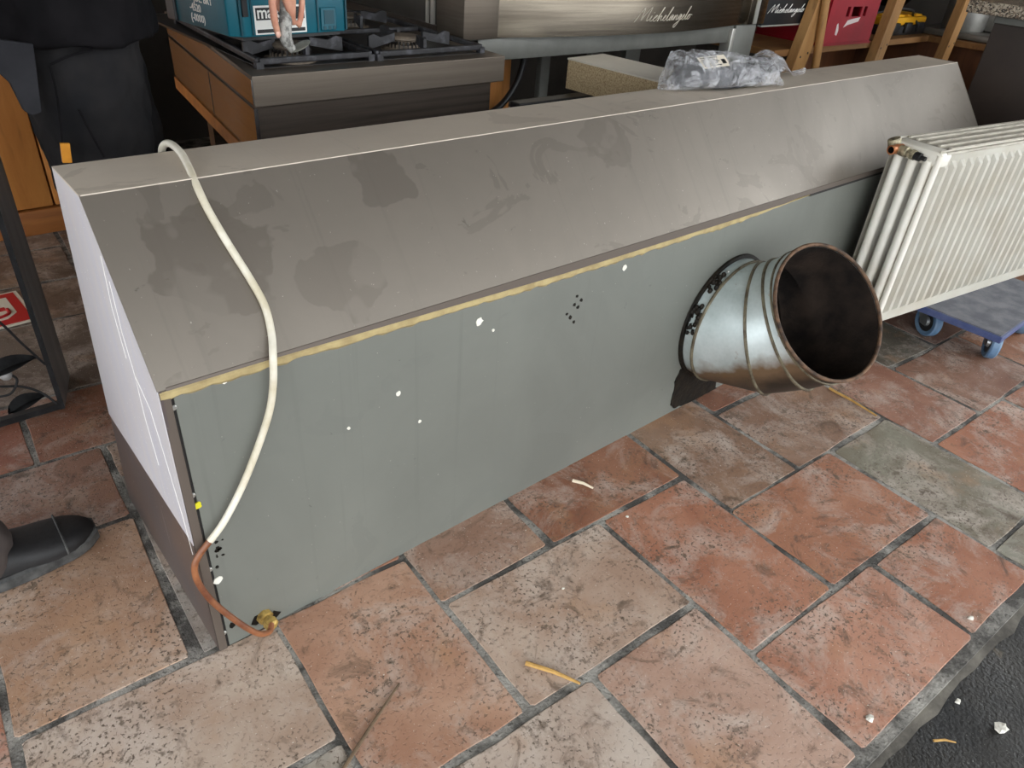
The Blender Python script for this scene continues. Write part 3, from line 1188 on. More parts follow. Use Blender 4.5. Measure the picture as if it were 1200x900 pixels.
DX0, DX1, DY0, DY1, DZ = 2.145, 2.66, -.437, -.085, .139
dolly = thing('furniture_dolly', 'blue edged furniture dolly with grey carpet top under the radiator', 'dolly', ((DX0+DX1)/2, (DY0+DY1)/2, 0))
ox, oy = (DX0+DX1)/2, (DY0+DY1)/2
MB().box(DX0-ox, DX1-ox, DY0-oy, DY1-oy, DZ-.024, DZ-.003, bev=.002).build('platform', 'blue_rim', dolly)
MB().box(DX0-ox+.005, DX1-ox-.005, DY0-oy+.005, DY1-oy-.005, DZ-.004, DZ, bev=.001).build('carpet_top', 'carpet', dolly)
for (x, y, an) in ((2.292, -.392, .5), (2.262, -.205, 1.05), (2.57, -.392, .35), (2.57, -.15, .8)):
    wc = Vector((x-ox, y-oy, .05))
    ax = Vector((math.cos(an+PI/2), math.sin(an+PI/2), 0))
    fw = Vector((math.cos(an), math.sin(an), 0))
    r = .05
    wh = MB().lathe([(r-.016, -.013), (r-.004, -.014), (r, -.009), (r, .009), (r-.004, .014), (r-.016, .013), (r-.016, -.013)], wc, ax, 28).build('caster_wheel', 'blue_rubber', dolly, True)
    MB().lathe([(.0, -.010), (r-.0155, -.010), (r-.0155, .010), (0, .010)], wc, ax, 24).build('wheel_disc', 'black_plastic', wh, True)
    MB().lathe([(.0, -.018), (.014, -.018), (.017, -.010), (.017, .010), (.014, .018), (0, .018)], wc, ax, 16).build('wheel_hub', 'zinc', wh, True)
    tp = wc+Vector((0, 0, DZ-.024-.05))+fw*.03
    fk = MB()
    for s_ in (-1, 1):
        a = wc+ax*.020*s_
        q = bmesh.new()
        vs = [a-fw*.014-Vector((0, 0, .012)), a+fw*.014-Vector((0, 0, .012)), a+fw*.052+Vector((0, 0, .052)), a-fw*.002+Vector((0, 0, .052))]
        vs = [q.verts.new(v) for v in vs]
        q.faces.new(vs)
        bmesh.ops.solidify(q, geom=q.faces[:], thickness=.003)
        fk.add(q)
    fk.bar(wc-ax*.022+fw*.025+Vector((0, 0, .053)), wc+ax*.022+fw*.025+Vector((0, 0, .053)), .055, .004)
    fk.lathe([(0, .052), (.024, .052), (.026, .060), (.026, DZ-.024-.05), (0, DZ-.024-.05)], (tp.x, tp.y, wc.z), (0, 0, 1), 16)
    fk.box(tp.x-.036, tp.x+.036, tp.y-.03, tp.y+.03, DZ-.028, DZ-.0235)
    fk.build('caster_fork', 'zinc', dolly)

# ------------------------------------------------------------------ gas hob unit on a timber trestle
SZ = .755
stove = thing('gas_hob', 'stainless steel gas hob with black cast iron pan supports behind the hood', 'gas hob', (.8, 1.1, 0))
so = Vector((.8, 1.1, 0))
FLc, FRc, BRc, BLc = Vector((.454, .670)), Vector((1.143, .685)), Vector((1.165, 1.55)), Vector((.585, 1.55))


def loc2(pts):
    return [(p[0]-so.x, p[1]-so.y) for p in pts]


MB().prism(loc2([FLc, FRc, BRc, BLc]), 'z', SZ-.062, SZ, bev=.002).build('worktop', 'steel', stove, False)
MB().prism(loc2([FLc+Vector((.004, .012)), FRc+Vector((-.035, .012)), BRc+Vector((-.035, -.01)), BLc+Vector((.005, -.01))]), 'z', .575, SZ-.0625).build('body', 'steel_dark', stove)
d_ = (BLc-FLc).normalized()
nn = Vector((-d_.y, d_.x))


def side_pt(t, off):
    return FLc+d_*t+nn*off


L_ = (BLc-FLc).length
sp_ = MB().prism(loc2([side_pt(.006, .002), side_pt(L_-.01, .002), side_pt(L_-.01, -.006), side_pt(.006, -.006)]), 'z', .585, SZ-.066).build('side_panel', 'steel_side', stove)
MB().prism(loc2([side_pt(.40, .0028), side_pt(.403, .0028), side_pt(.403, 0), side_pt(.40, 0)]), 'z', .586, SZ-.068).build('panel_joint', 'dark_gap', stove)
MB().prism(loc2([side_pt(.0, .0025), side_pt(L_-.01, .0025), side_pt(L_-.01, 0), side_pt(0, 0)]), 'z', SZ-.056, SZ-.006).build('edge_strip', 'steel_side', stove)
MB().prism(loc2([side_pt(.15, .004), side_pt(L_, .004), side_pt(L_, -.04), side_pt(.15, -.04)]), 'z', .545, .578).build('timber_batten', 'oak_x', stove)
MB().prism(loc2([(1.02, .75), (1.10, .75), (1.12, 1.5), (1.06, 1.5)]), 'z', .545, .578).build('timber_batten', 'oak_x', stove)
for (x, y) in ((.56, .80), (.64, 1.42), (1.08, .80), (1.10, 1.42)):
    MB().box(x-so.x-.02, x-so.x+.02, y-so.y-.02, y-so.y+.02, 0, .55).build('leg', 'steel_dark', stove)
MB().box(FLc.x-so.x+.05, FRc.x-so.x-.05, .735-so.y, 1.50-so.y, SZ-.004, SZ+.0012).build('hob_tray', 'enamel', stove)
# burners
for (x, y) in ((.605, .800), (.925, .825), (.665, 1.16), (.965, 1.17)):
    q = (x-so.x, y-so.y, SZ)
    bu = MB().lathe([(0, 0), (.058, 0), (.058, .006), (.046, .009), (.044, .018), (.036, .020), (.033, .026), (0, .026)], q, (0, 0, 1), 26).build('burner', 'burner', stove, True)
    fins = MB()
    for k in range(26):
        a = 2*PI*k/26
        mt = Matrix.Translation(Vector(q)) @ Matrix.Rotation(a, 4, 'Z')
        fins.box(.036, .0455, -.0018, .0018, .010, .0255, mt)
    fins.build('flame_slots', 'enamel', bu)
    MB().lathe([(0, .026), (.034, .026), (.038, .029), (.038, .033), (.034, .037), (0, .039)], q, (0, 0, 1), 26).build('burner_cap', 'burner', bu, True)
    MB().tube([(q[0]+.05, q[1]+.02, SZ), (q[0]+.05, q[1]+.02, SZ+.03)], .0025, 6).build('igniter', 'white_print', bu)
# pan supports
gz = SZ+.014
for (xa, xb) in ((.500, .775), (.795, 1.105)):
    ya, yb = .735, 1.33
    gr = MB()
    cnr = [(xa, ya), (xb, ya+.006), (xb+.015, yb), (xa+.045, yb)]
    for k in range(4):
        a, c = cnr[k], cnr[(k+1) % 4]
        gr.bar((a[0]-so.x, a[1]-so.y, gz), (c[0]-so.x, c[1]-so.y, gz), .013, .013, bev=.003)
    ym = (ya+yb)/2
    gr.bar((xa+.02-so.x, ym-so.y, gz), (xb+.008-so.x, ym-so.y, gz), .012, .012, bev=.003)
    grate = gr.build('pan_support', 'iron', stove)
    for (bx, by) in (((xa+xb)/2-.02, .815), ((xa+xb)/2+.01, 1.165)):
        for (dx, dy, L0) in ((1, 0, .125), (-1, 0, .115), (0, 1, .125), (0, -1, .075)):
            e = Vector((bx+dx*L0-so.x, by+dy*L0-so.y, gz))
            i_ = Vector((bx+dx*.042-so.x, by+dy*.042-so.y, gz))
            pr = MB()
            side = Vector((-dy, dx, 0))*.0045
            P = [e+Vector((0, 0, -.004)), e+Vector((0, 0, .026)), e+(i_-e)*.18+Vector((0, 0, .030)), e+(i_-e)*.45+Vector((0, 0, .022)), i_+Vector((0, 0, .030)), i_+Vector((0, 0, .012)), e+(i_-e)*.5+Vector((0, 0, .004))]
            A = [pr.bm.verts.new(p_+side) for p_ in P]
            B = [pr.bm.verts.new(p_-side) for p_ in P]
            pr.bm.faces.new(A)
            pr.bm.faces.new(list(reversed(B)))
            for k in range(len(P)):
                k2 = (k+1) % len(P)
                pr.bm.faces.new((A[k], B[k], B[k2], A[k2]))
            pr.build('prong', 'iron', grate)
    for (x, y) in cnr:
        MB().box(x-so.x-.008, x-so.x+.008, y-so.y-.008, y-so.y+.008, SZ, gz).build('foot', 'iron', grate)

# ------------------------------------------------------------------ teal tool case on the hob
tz = SZ+.0525
A_, B_ = at(277, 45, 2, tz), at(409, 36, 2, tz)
tx = (B_-A_).to_2d().normalized()
ang = math.atan2(tx.y, tx.x)
TW = (B_-A_).length
case = thing('tool_case', 'teal plastic stacking tool case with white label standing on the hob', 'tool case', (A_.x, A_.y, tz), ang)
TDp, TH = .30, .21
ch = .022
outl = [(ch, 0), (TW-.012, 0), (TW, .012), (TW, TDp-.012), (TW-.012, TDp), (.012, TDp), (-.004, TDp-.012), (-.004, ch)]
MB().prism(outl, 'z', 0, TH*.72, bev=.003).build('body', 'teal', case, True)
MB().prism([(p_[0]*1.01-.001, p_[1]*1.01-.002) for p_ in outl], 'z', TH*.725, TH, bev=.004).build('lid', 'teal', case, True)
MB().box(.02, TW-.02, .01, TDp-.01, -.008, .0).build('underside', 'black_plastic', case)
for x in (.014, .040, TW-.085, TW-.008):
    MB().box(x-.0018, x+.0018, -.003, .004, .004, TH*.7).build('body_rib', 'teal_dark', case)
lt = MB().box(TW-.078, TW-.036, -.005, .003, .004, .052, bev=.003).build('latch', 'teal', case)
for k in range(3):
    MB().box(TW-.073+k*.013, TW-.066+k*.013, -.0062, -.004, .006, .014).build('latch_tooth', 'teal_dark', lt)
MB().box(TW-.070, TW-.044, -.0062, -.004, .018, .046).build('latch_recess', 'teal_dark', lt)
MB().box(.020, .032, -.0035, .004, .040, .11).build('recess', 'black_plastic', case)
# label on the front
lx0, lx1, lz0, lz1 = .16*TW, .60*TW, .004, .060
lab = MB().box(lx0, lx1, -.0012, .0005, lz0, lz1).build('label_plate', 'white_print', case)
MB().box(lx0+.004, lx1-.004, -.0016, 0, lz1-.028, lz1-.004).build('label_band', 'black_print', lab)
MB().box(lx0+.004, lx1-.004, -.0016, 0, lz0+.003, lz0+.010).build('label_band', 'black_print', lab)
fm = frame_mtx((lx0+.006, -.0018, lz1-.024), (1, 0, 0), (0, 0, 1))
text_mesh('makita', .033, 'white_print', 'lettering', lab, fm, bold=.0006)
for k in range(2):
    MB().box(lx0+.04, lx1-.02, -.0016, 0, lz0+.016+k*.005, lz0+.0175+k*.005).build('print_line', 'black_print', lab)
sm = frame_mtx((-.0045, .20, .078), (0, -1, 0), (0, 0, 1))
for k, s_ in enumerate(('LO JOL. BRT', '  -4520', '  (-0000)')):
    text_mesh(s_, .021, 'white_print', 'lettering', case, frame_mtx((-.0045, .19, .052-k*.020), (0, -1, 0), (0, 0, 1)), bold=.0002)
MB().box(-.012, .0, .05, .23, .105, .13, bev=.003).build('side_handle', 'black_plastic', case)
MB().box(-.010, .0, .245, .285, .0, .14, bev=.003).build('hinge_block', 'black_plastic', case)

# ------------------------------------------------------------------ pizza oven on grey stand
oven = thing('pizza_oven', 'stainless oven with bowed front fascia on a grey steel stand', 'oven', (1.95, 1.35, 0))
oo = Vector((1.95, 1.35, 0))
OX0, OX1, OY = 1.17, 2.66, .93


def ob(x0, x1, y0, y1, z0, z1, name, mat, bev=.0, parent=None):
    return MB().box(x0-oo.x, x1-oo.x, y0-oo.y, y1-oo.y, z0, z1, bev=bev).build(name, mat, parent or oven, bev > 0)


# fascia bowed in plan
n = 28
fx0, fx1 = OX0+.125, OX1-.115


def bow(x):
    t = (x-fx0)/(fx1-fx0)
    return OY-.010-.075*math.sin(PI*t)


outl = [(fx0+(fx1-fx0)*i/n-oo.x, bow(fx0+(fx1-fx0)*i/n)-oo.y) for i in range(n+1)]
b = MB()
b.prism(outl+[(fx1-oo.x, OY+.06-oo.y), (fx0-oo.x, OY+.06-oo.y)], 'z', .755, .862)
fas = b.build('fascia', 'fascia', oven, True)
MB().prism([(x, y-.004) for x, y in outl]+[(fx1-oo.x, OY+.05-oo.y), (fx0-oo.x, OY+.05-oo.y)], 'z', .860, .872).build('fascia_edge', 'silver', fas, True)
# script engraved on the fascia, following the bow
xa_, xb_ = at(738, 26, 1, .865).x, at(806, 20, 1, .865).x


def on_fascia(x, y):
    X_ = xa_+x*(xb_-xa_)/4.35
    return Vector((X_-oo.x, bow(X_)-oo.y-.0008, .792+y*.040))


script(on_fascia, .0009, 'script', fas)
ob(OX0, fx0, OY-.03, OY+.10, .755, .98, 'corner_block', 'steel', .004)
ob(fx1, OX1, OY-.03, OY+.10, .755, .98, 'corner_block', 'fascia', .004)
ob(fx1+.035, fx1+.058, OY-.033, OY-.025, .757, .98, 'bright_trim', 'silver')
ob(OX0+.01, OX1-.01, OY+.03, 1.80, .76, 1.42, 'body', 'oven_side', .004)
ob(OX0+.13, OX1-.12, OY+.005, OY+.035, .875, 1.36, 'door', 'oven_dark', .004)
ob(OX0+.004, OX0+.012, OY+.12, OY+.135, .77, 1.36, 'side_trim', 'silver')
ob(OX0+.004, OX0+.012, OY+.15, OY+.16, .77, 1.36, 'side_trim', 'silver')
MB().ell((OX0+.008-oo.x, OY+.30-oo.y, .86), (.006, .008, .008), None, 10, 8).build('bolt_head', 'silver', oven, True)
ob(OX0, OX0+.012, OY+.10, 1.80, .752, .775, 'side_rail', 'steel_dark')
# black control plate on the right side of the oven, silver edged, with the same script
pa_, pb_ = at(908, 14, 1, OY-.02), at(947, 12, 1, OY-.02)
z0_ = at(925, 28, 1, OY-.02).z
cp = ob(OX1, pb_.x, OY-.02, OY-.006, z0_, 1.02, 'control_plate', 'black_plastic', .001)
ob(OX1, pb_.x, OY-.0215, OY-.004, z0_-.006, z0_, 'plate_edge', 'silver', 0, cp)
ob(pb_.x-.006, pb_.x, OY-.0215, OY-.004, z0_, 1.02, 'plate_edge', 'silver', 0, cp)
script(lambda x, y: Vector((OX1+.025+x*(pb_.x-OX1-.06)/4.35-oo.x, OY-.0208-oo.y, z0_+.043+y*.030)), .0010, 'white_print', cp)
# grey stand
std = ob(OX0+.03, OX1-.03, OY+.0, OY+.04, .690, .752, 'stand_rail', 'grey_paint', .003)
ob(OX0+.03, OX1-.03, 1.72, 1.76, .690, .752, 'stand_rail', 'grey_paint', .003)
for x0 in (OX0+.02, OX1-.10):
    ob(x0, x0+.05, OY+.0, 1.76, .690, .7515, 'stand_rail', 'grey_paint', .003)
for (x0, x1, y0) in ((OX1-.155, OX1-.02, OY-.012), (OX0+.03, OX0+.08, OY+.0), (OX1-.09, OX1-.03, 1.70), (OX0+.03, OX0+.08, 1.70)):
    ob(x0, x1, y0, y0+.05, 0, .752, 'leg', 'grey_paint', .003)
ob(OX1-.175, OX1-.153, OY-.012, OY+.035, 0, .74, 'leg_edge', 'silver', .002)
for (x, y, wd) in ((1.63, 1.40, .035), (2.06, 1.52, .05), (2.62, 1.55, .10), (2.44, 1.60, .05)):
    ob(x, x+wd, y, y+.03, 0, .69, 'stand_post', 'grey_paint', .002)
ob(OX0+.05, OX1-.05, OY+.12, OY+.16, .30, .34, 'lower_rail', 'steel_dark', .002)

# wooden board leaning below the oven and a black hose in front of it
tag(MB().box(1.42, 1.70, 1.30, 1.33, .0, .68).build('wooden_panel', 'oak'), 'orange brown wooden panel standing under the oven', 'panel')
hp = [(1.44, 1.22, .43), (1.55, 1.24, .44), (1.64, 1.25, .48), (1.71, 1.26, .56), (1.74, 1.27, .66), (1.745, 1.28, .72)]
hp = [(1.35, 1.2, .006), (1.37, 1.2, .25)] + hp
tag(MB().tube(smooth_path(hp, 6), .012, 10).build('gas_hose', 'black_plastic', None, True), 'black hose curving in front of the wooden panel below the oven', 'hose')

# ------------------------------------------------------------------ chipboard worktop offcut on a black trestle
off = thing('worktop_offcut', 'thick chipboard worktop offcut with pale laminate top beside the plastic bag', 'board', (1.49, .55, .655))
MB().prism([(-.105, .145), (.055, .160), (.085, -.235), (-.085, -.235)], 'z', .0, .076).build('core', 'chip', off)
MB().prism([(-.107, .147), (.057, .162), (.087, -.237), (-.087, -.237)], 'z', .076, .080).build('laminate', 'laminate', off)
tr = thing('trestle', 'low black steel trestle carrying the chipboard offcut', 'trestle', (1.45, .62, 0))
MB().box(-.32, .20, -.02, .02, .615, .655, bev=.003).build('top_bar', 'black_plastic', tr)
for (x, y) in ((-.30, -.07), (-.30, .07), (.18, -.07), (.18, .07)):
    MB().bar((x, y, 0), (x, y*.15, .62), .025, .025).build('leg', 'black_plastic', tr)

# ------------------------------------------------------------------ shelving at the back right
shelf = thing('shelf', 'rough wooden corner shelf on pine uprights behind the hood', 'shelf', (3.6, 1.1, 0))
sh = Vector((3.6, 1.1, 0))
MB().box(2.80-sh.x, 4.28-sh.x, .905-sh.y, 1.40-sh.y, .622, .65, bev=.002).build('shelf_board', 'pine_x', shelf)
MB().box(4.281-sh.x, 4.75-sh.x, .25-sh.y, 1.40-sh.y, .622, .65, bev=.002).build('shelf_board', 'pine_x', shelf)
MB().box(4.33-sh.x, 4.36-sh.x, .25-sh.y, 1.38-sh.y, .0, .622).build('side_board', 'mahogany', shelf)
MB().bar((4.31-sh.x, .40-sh.y, .02), (4.31-sh.x, .62-sh.y, .60), .09, .02, (1, 0, 0)).build('diagonal_brace', 'mahogany', shelf)
MB().box(3.70-sh.x, 4.33-sh.x, 1.30-sh.y, 1.33-sh.y, .0, .60).build('back_board', 'mahogany', shelf)


def post(pa, pb, y, wx, wy, name='upright', mat='pine', bolts=True, label=None):
    a, c = at(pa[0], pa[1], 1, y), at(pb[0], pb[1], 1, y)
    d = (c-a)/(c.z-a.z)
    lo = a+d*(0-a.z)
    hi = a+d*(1.75-a.z)
    o = MB().bar((lo.x-sh.x, lo.y-sh.y, 0), (hi.x-sh.x, hi.y-sh.y, 1.75), wx, wy, (0, 1, 0), bev=.002).build(name, mat, shelf)
    if bolts:
        for s_ in (-.012, .014):
            q = a+d*(.632-a.z)
            MB().lathe([(0, .001), (.005, .001), (.006, -.004)], (q.x-sh.x+s_*2, q.y-sh.y-wy/2, .632+s_*.5), (0, -1, 0), 8).build('bolt_head', 'black_plastic', o)
    return o


post((930, 80), (961, 0), .880, .095, .045)
post((1024, 70), (1051, 0), .880, .085, .045)
post((1104, 65), (1131, 0), .780, .080, .045)
a, c = at(957, 68, 1, .84), at(968, 0, 1, .84)
d = (c-a)/(c.z-a.z)
lo, hi = a+d*(0-a.z), a+d*(1.5-a.z)
stick = tag(MB().tube([lo, hi], .017, 14).build('broom_handle', 'pine', None, True), 'round wooden stick leaning in front of the red crate', 'stick')

# red crate
crate = thing('plastic_crate', 'red plastic crate with torn white stickers on the wooden shelf', 'crate', (3.152, .901, .651), -.045)
CW, CD, CH = .40, .34, .20
cb = MB()
cb.box(0, CW, 0, CD, 0, .006)
cb.build('floor_plate', 'red_dark', crate)
fw_ = MB()
tp = .02


def wall(x0, x1, z0, z1):
    fw_.box(x0, x1, -.004, .004, z0, z1)


wall(0, CW, 0, .115)
wall(0, .135, .115, .155)
wall(.16, .18, .115, .155)
wall(.255, .275, .115, .155)
wall(.30, CW, .115, .155)
wall(0, CW, .155, CH)
fw_.build('front_wall', 'red_plastic', crate)
MB().box(-.004, .004, .004, CD, 0, CH).build('side_wall', 'red_plastic', crate)
MB().box(CW-.004, CW+.004, .004, CD, 0, CH).build('side_wall', 'red_plastic', crate)
MB().box(.0, CW, CD-.004, CD+.004, 0, CH).build('back_wall', 'red_plastic', crate)
MB().box(-.010, CW+.010, -.010, CD+.010, CH-.012, CH).build('rim', 'red_plastic', crate)
MB().box(-.006, CW+.006, -.008, CD+.004, .0, .010).build('base_rim', 'red_plastic', crate)
MB().prism([(.085, .045), (.10, .04), (.105, .06), (.09, .09), (.082, .085)], 'y', -.0055, -.003).build('sticker', 'sticker_white', crate)
MB().prism([(.14, .072), (.17, .082), (.25, .094), (.26, .112), (.20, .106), (.16, .10)], 'y', -.0055, -.003).build('sticker', 'sticker_white', crate)

# contents standing in / on the crate
bx = thing('black_case', 'dark cased cordless tool lying across the red crate', 'tool', (3.42, 1.03, .852), -.05)
MB().box(-.20, .27, -.06, .12, .0, .07, bev=.015).build('body', 'black_plastic', bx, True)
MB().tube([(.20, -.06, .03), (.26, -.07, .045), (.30, -.06, .065), (.31, -.03, .10)], .022, 10).build('handle', 'yellow_plastic', bx, True)
MB().ell((.33, .0, .03), (.05, .06, .045), None, 14, 10).build('motor', 'grey_metal', bx, True)

# yellow organiser, black pot, grey machine
oz = .651
yo = thing('tool_organiser', 'yellow and black plastic organiser case lying on the shelf', 'organiser', (3.90, .965, oz), -.03)
MB().box(0, .41, 0, .16, 0, .045, bev=.006).build('base', 'black_plastic', yo, True)
MB().box(.005, .405, .002, .158, .045, .085, bev=.012).build('lid', 'yellow_plastic', yo, True)
for k in range(4):
    MB().box(.03+k*.095, .09+k*.095, .02, .14, .083, .094, bev=.005).build('lid_ridge', 'yellow_plastic', yo, True)
for k in range(3):
    MB().box(.04+k*.13, .10+k*.13, -.014, .01, .012, .06, bev=.004).build('latch', 'black_plastic', yo, True)
MB().tube(smooth_path([(.0, .1, .09), (.10, .03, .12), (.20, .0, .115), (.27, .02, .085), (.29, -.012, .05)], 5), .006, 8).build('strap', 'black_plastic', yo, True)
po = thing('black_pot', 'glossy black pot standing on the shelf behind the organiser', 'pot', (4.44, 1.255, oz))
MB().lathe([(0, 0), (.09, 0), (.13, .05), (.14, .14), (.135, .20), (.12, .20), (.12, .06), (0, .03)], (0, 0, .10), (0, 0, 1), 28).build('bowl', 'oven_dark', po, True)
MB().lathe([(.0, 0), (.10, 0), (.10, .012), (.06, .02), (.06, .10), (0, .10)], (0, 0, 0), (0, 0, 1), 20).build('foot', 'black_plastic', po, True)
gm = thing('meat_slicer', 'grey cast metal kitchen machine on the corner shelf', 'kitchen machine', (4.53, .80, oz), .0)
MB().box(-.20, .16, -.22, .20, 0, .035, bev=.012).build('base', 'grey_metal', gm, True)
MB().lathe([(0, 0), (.10, 0), (.105, .02), (.105, .13), (.09, .15), (0, .15)], (-.08, .02, .036), (0, 0, 1), 24).build('housing', 'grey_metal', gm, True)
MB().box(-.05, .14, -.20, .0, .036, .16, bev=.02).build('motor_block', 'grey_metal', gm, True)
MB().tube([(-.12, -.18, .035), (-.12, -.16, .24)], .006, 8).build('guide_rod', 'silver', gm, True)
MB().box(-.16, .12, -.05, .16, .185, .20, bev=.004).build('carriage', 'grey_metal', gm, True)

# brown counter cabinet with granite slab
CX = 3.2
cab = thing('counter_cabinet', 'dark brown counter cabinet beside the right end of the hood', 'cabinet', (CX+.3, -.1, 0))
MB().box(-.30, .30, -.32, .36, .0, .835, bev=.003).build('body', 'brown_door', cab)
MB().box(-.312, .31, -.33, .362, .835, .862, bev=.003).build('top_rail', 'grey_paint', cab)
slab = tag(MB().box(CX-.075, CX+.62, -.45, .35, .862, .905, bev=.004).build('granite_slab', 'granite', None, True), 'beige speckled granite slab lying on the brown counter cabinet', 'slab')

# ------------------------------------------------------------------ left back: timber counter, metal plant stand, sign
wc_ = thing('timber_counter', 'orange oak counter front with a low plinth behind the person', 'counter', (.15, 2.2, 0))
for k in range(3):
    MB().box(-.62+k*.36, -.265+k*.36, -.20, -.16, .092, .86, bev=.006).build('plank', 'oak', wc_, True)
MB().box(-.62, .46, -.205, -.15, .0, .086, bev=.004).build('plinth', 'oak_x', wc_, True)
MB().box(-.66, .50, -.24, .40, .86, .90, bev=.004).build('top', 'oak_x', wc_, True)
MB().box(-.62, .46, -.159, .38, .0, .859).build('carcass', 'mahogany', wc_)

st = thing('metal_plant_stand', 'steel and black iron stand with iron leaf ornaments behind the shoe', 'stand', (-.02, .95, 0))
so2 = Vector((-.02, .95, 0))
MB().prism([(-.008, -.072), (.0, -.074), (.044, .060), (.036, .064)], 'z', .0, .75).build('post', 'frame_steel', st)
MB().prism([(-.012, -.082), (-.002, -.082), (.0, -.072), (-.010, -.070)], 'z', .0, .75).build('post_edge', 'frame_black', st)
MB().box(-.55, -.001, -.080, -.062, .0, .016).build('base_bar', 'frame_black', st)
MB().prism([(-.53, .055), (-.55, -.072), (-.54, -.073), (-.52, .052)], 'z', .0, .75).build('post', 'frame_steel', st)
MB().box(-.55, .0, -.080, -.062, .73, .75).build('top_bar', 'frame_black', st)


def leaf(c, L, W, dirv, up, name='leaf'):
    d = Vector(dirv).normalized()
    u = Vector(up)
    s_ = d.cross(u).normalized()
    u = s_.cross(d)
    b = MB()
    n = 10
    rows = []
    for i in range(n+1):
        t = i/n
        wd = W*math.sin(PI*t**.8)**.8+.0004
        p = Vector(c)+d*(L*(t-.5))+u*(.012*math.sin(PI*t))
        rows.append([p+s_*wd+u*.007, p+s_*wd*.5, p-u*.004, p-s_*wd*.5, p-s_*wd+u*.007])
    V = [[b.bm.verts.new(x) for x in r] for r in rows]
    for i in range(n):
        for k in range(4):
            b.bm.faces.new((V[i][k], V[i][k+1], V[i+1][k+1], V[i+1][k]))
    bmesh.ops.solidify(b.bm, geom=b.bm.faces[:], thickness=.0015)
    return b.build(name, 'frame_black', st, True)


def loc3(p):
    return p-so2


stp = [(-.10, -.07, .015), (-.12, -.065, .07), (-.17, -.06, .12), (-.25, -.06, .13)]
lf1 = loc3(at(14, 431, 1, .90))
lf2 = loc3(at(32, 474, 1, .885))
leaf(lf1, .105, .022, (1, .15, .10), (0, -.5, 1))
leaf(lf2, .085, .020, (1, .2, .12), (0, -.5, 1))
w1 = [loc3(at(-40, 350, 1, .90)), loc3(at(0, 378, 1, .9)), loc3(at(25, 402, 1, .9)), loc3(at(53, 427, 1, .9))]
MB().tube(smooth_path(w1, 5), .0028, 8).build('iron_stem', 'frame_black', st, True)
w2 = [loc3(at(-40, 450, 1, .9)), loc3(at(0, 453, 1, .9)), loc3(at(25, 453, 1, .9)), loc3(at(48, 460, 1, .89)), loc3(at(68, 474, 1, .872))]
MB().tube(smooth_path(w2, 5), .0030, 8).build('iron_stem', 'frame_black', st, True)
w3 = [loc3(at(-30, 470, 1, .89)), loc3(at(0, 465, 1, .89)), loc3(at(14, 460, 1, .89)), loc3(at(20, 445, 1, .89)), loc3(at(10, 438, 1, .9))]
MB().tube(smooth_path(w3, 5), .0028, 8).build('iron_stem', 'frame_black', st, True)
MB().ell(loc3(at(7, 440, 1, .90)), (.013, .012, .012), None, 12, 8).build('iron_bud', 'frame_steel', st, True)

# fire sign lying on the floor
sg = thing('fire_sign', 'red and white fire safety sign plate lying on the floor behind the iron stand', 'sign', (-.06, 1.45, .0015), .06)
MB().box(-.17, .085, -.10, .115, 0, .005).build('plate', 'sign_white', sg)
MB().box(-.16, .075, -.092, .107, .005, .0058).build('red_field', 'sign_red', sg)
MB().prism([(-.15, -.06), (.02, -.06), (.05, -.03), (.05, .08), (-.15, .08)], 'z', .0058, .0064).build('pictogram', 'sign_white', sg)
MB().box(-.12, .03, -.005, .018, .0064, .0070).build('pictogram_bar', 'sign_red', sg)
MB().tube(smooth_path([(-.05, -.045, .0068), (.0, -.045, .0068), (.03, -.03, .0068), (.034, .0, .0068)], 5), .005, 6).build('pictogram_curve', 'sign_red', sg)

# ------------------------------------------------------------------ people


def remesh(o, vox, smooth=6):
    md = o.modifiers.new('fuse', 'REMESH')
    md.mode = 'VOXEL'
    md.voxel_size = vox
    md.use_smooth_shade = True
    if smooth:
        s_ = o.modifiers.new('soft', 'SMOOTH')
        s_.iterations = smooth
        s_.factor = .5
    return o


def V(*a):
    return Vector(a)


def wrinkle(o, strength, size, name):
    tx_ = bpy.data.textures.new(name, 'CLOUDS')
    tx_.noise_scale = size
    tx_.noise_depth = 3
    md = o.modifiers.new('folds', 'DISPLACE')
    md.texture = tx_
    md.texture_coords = 'LOCAL'
    md.strength = strength
    md.mid_level = .5
    return o


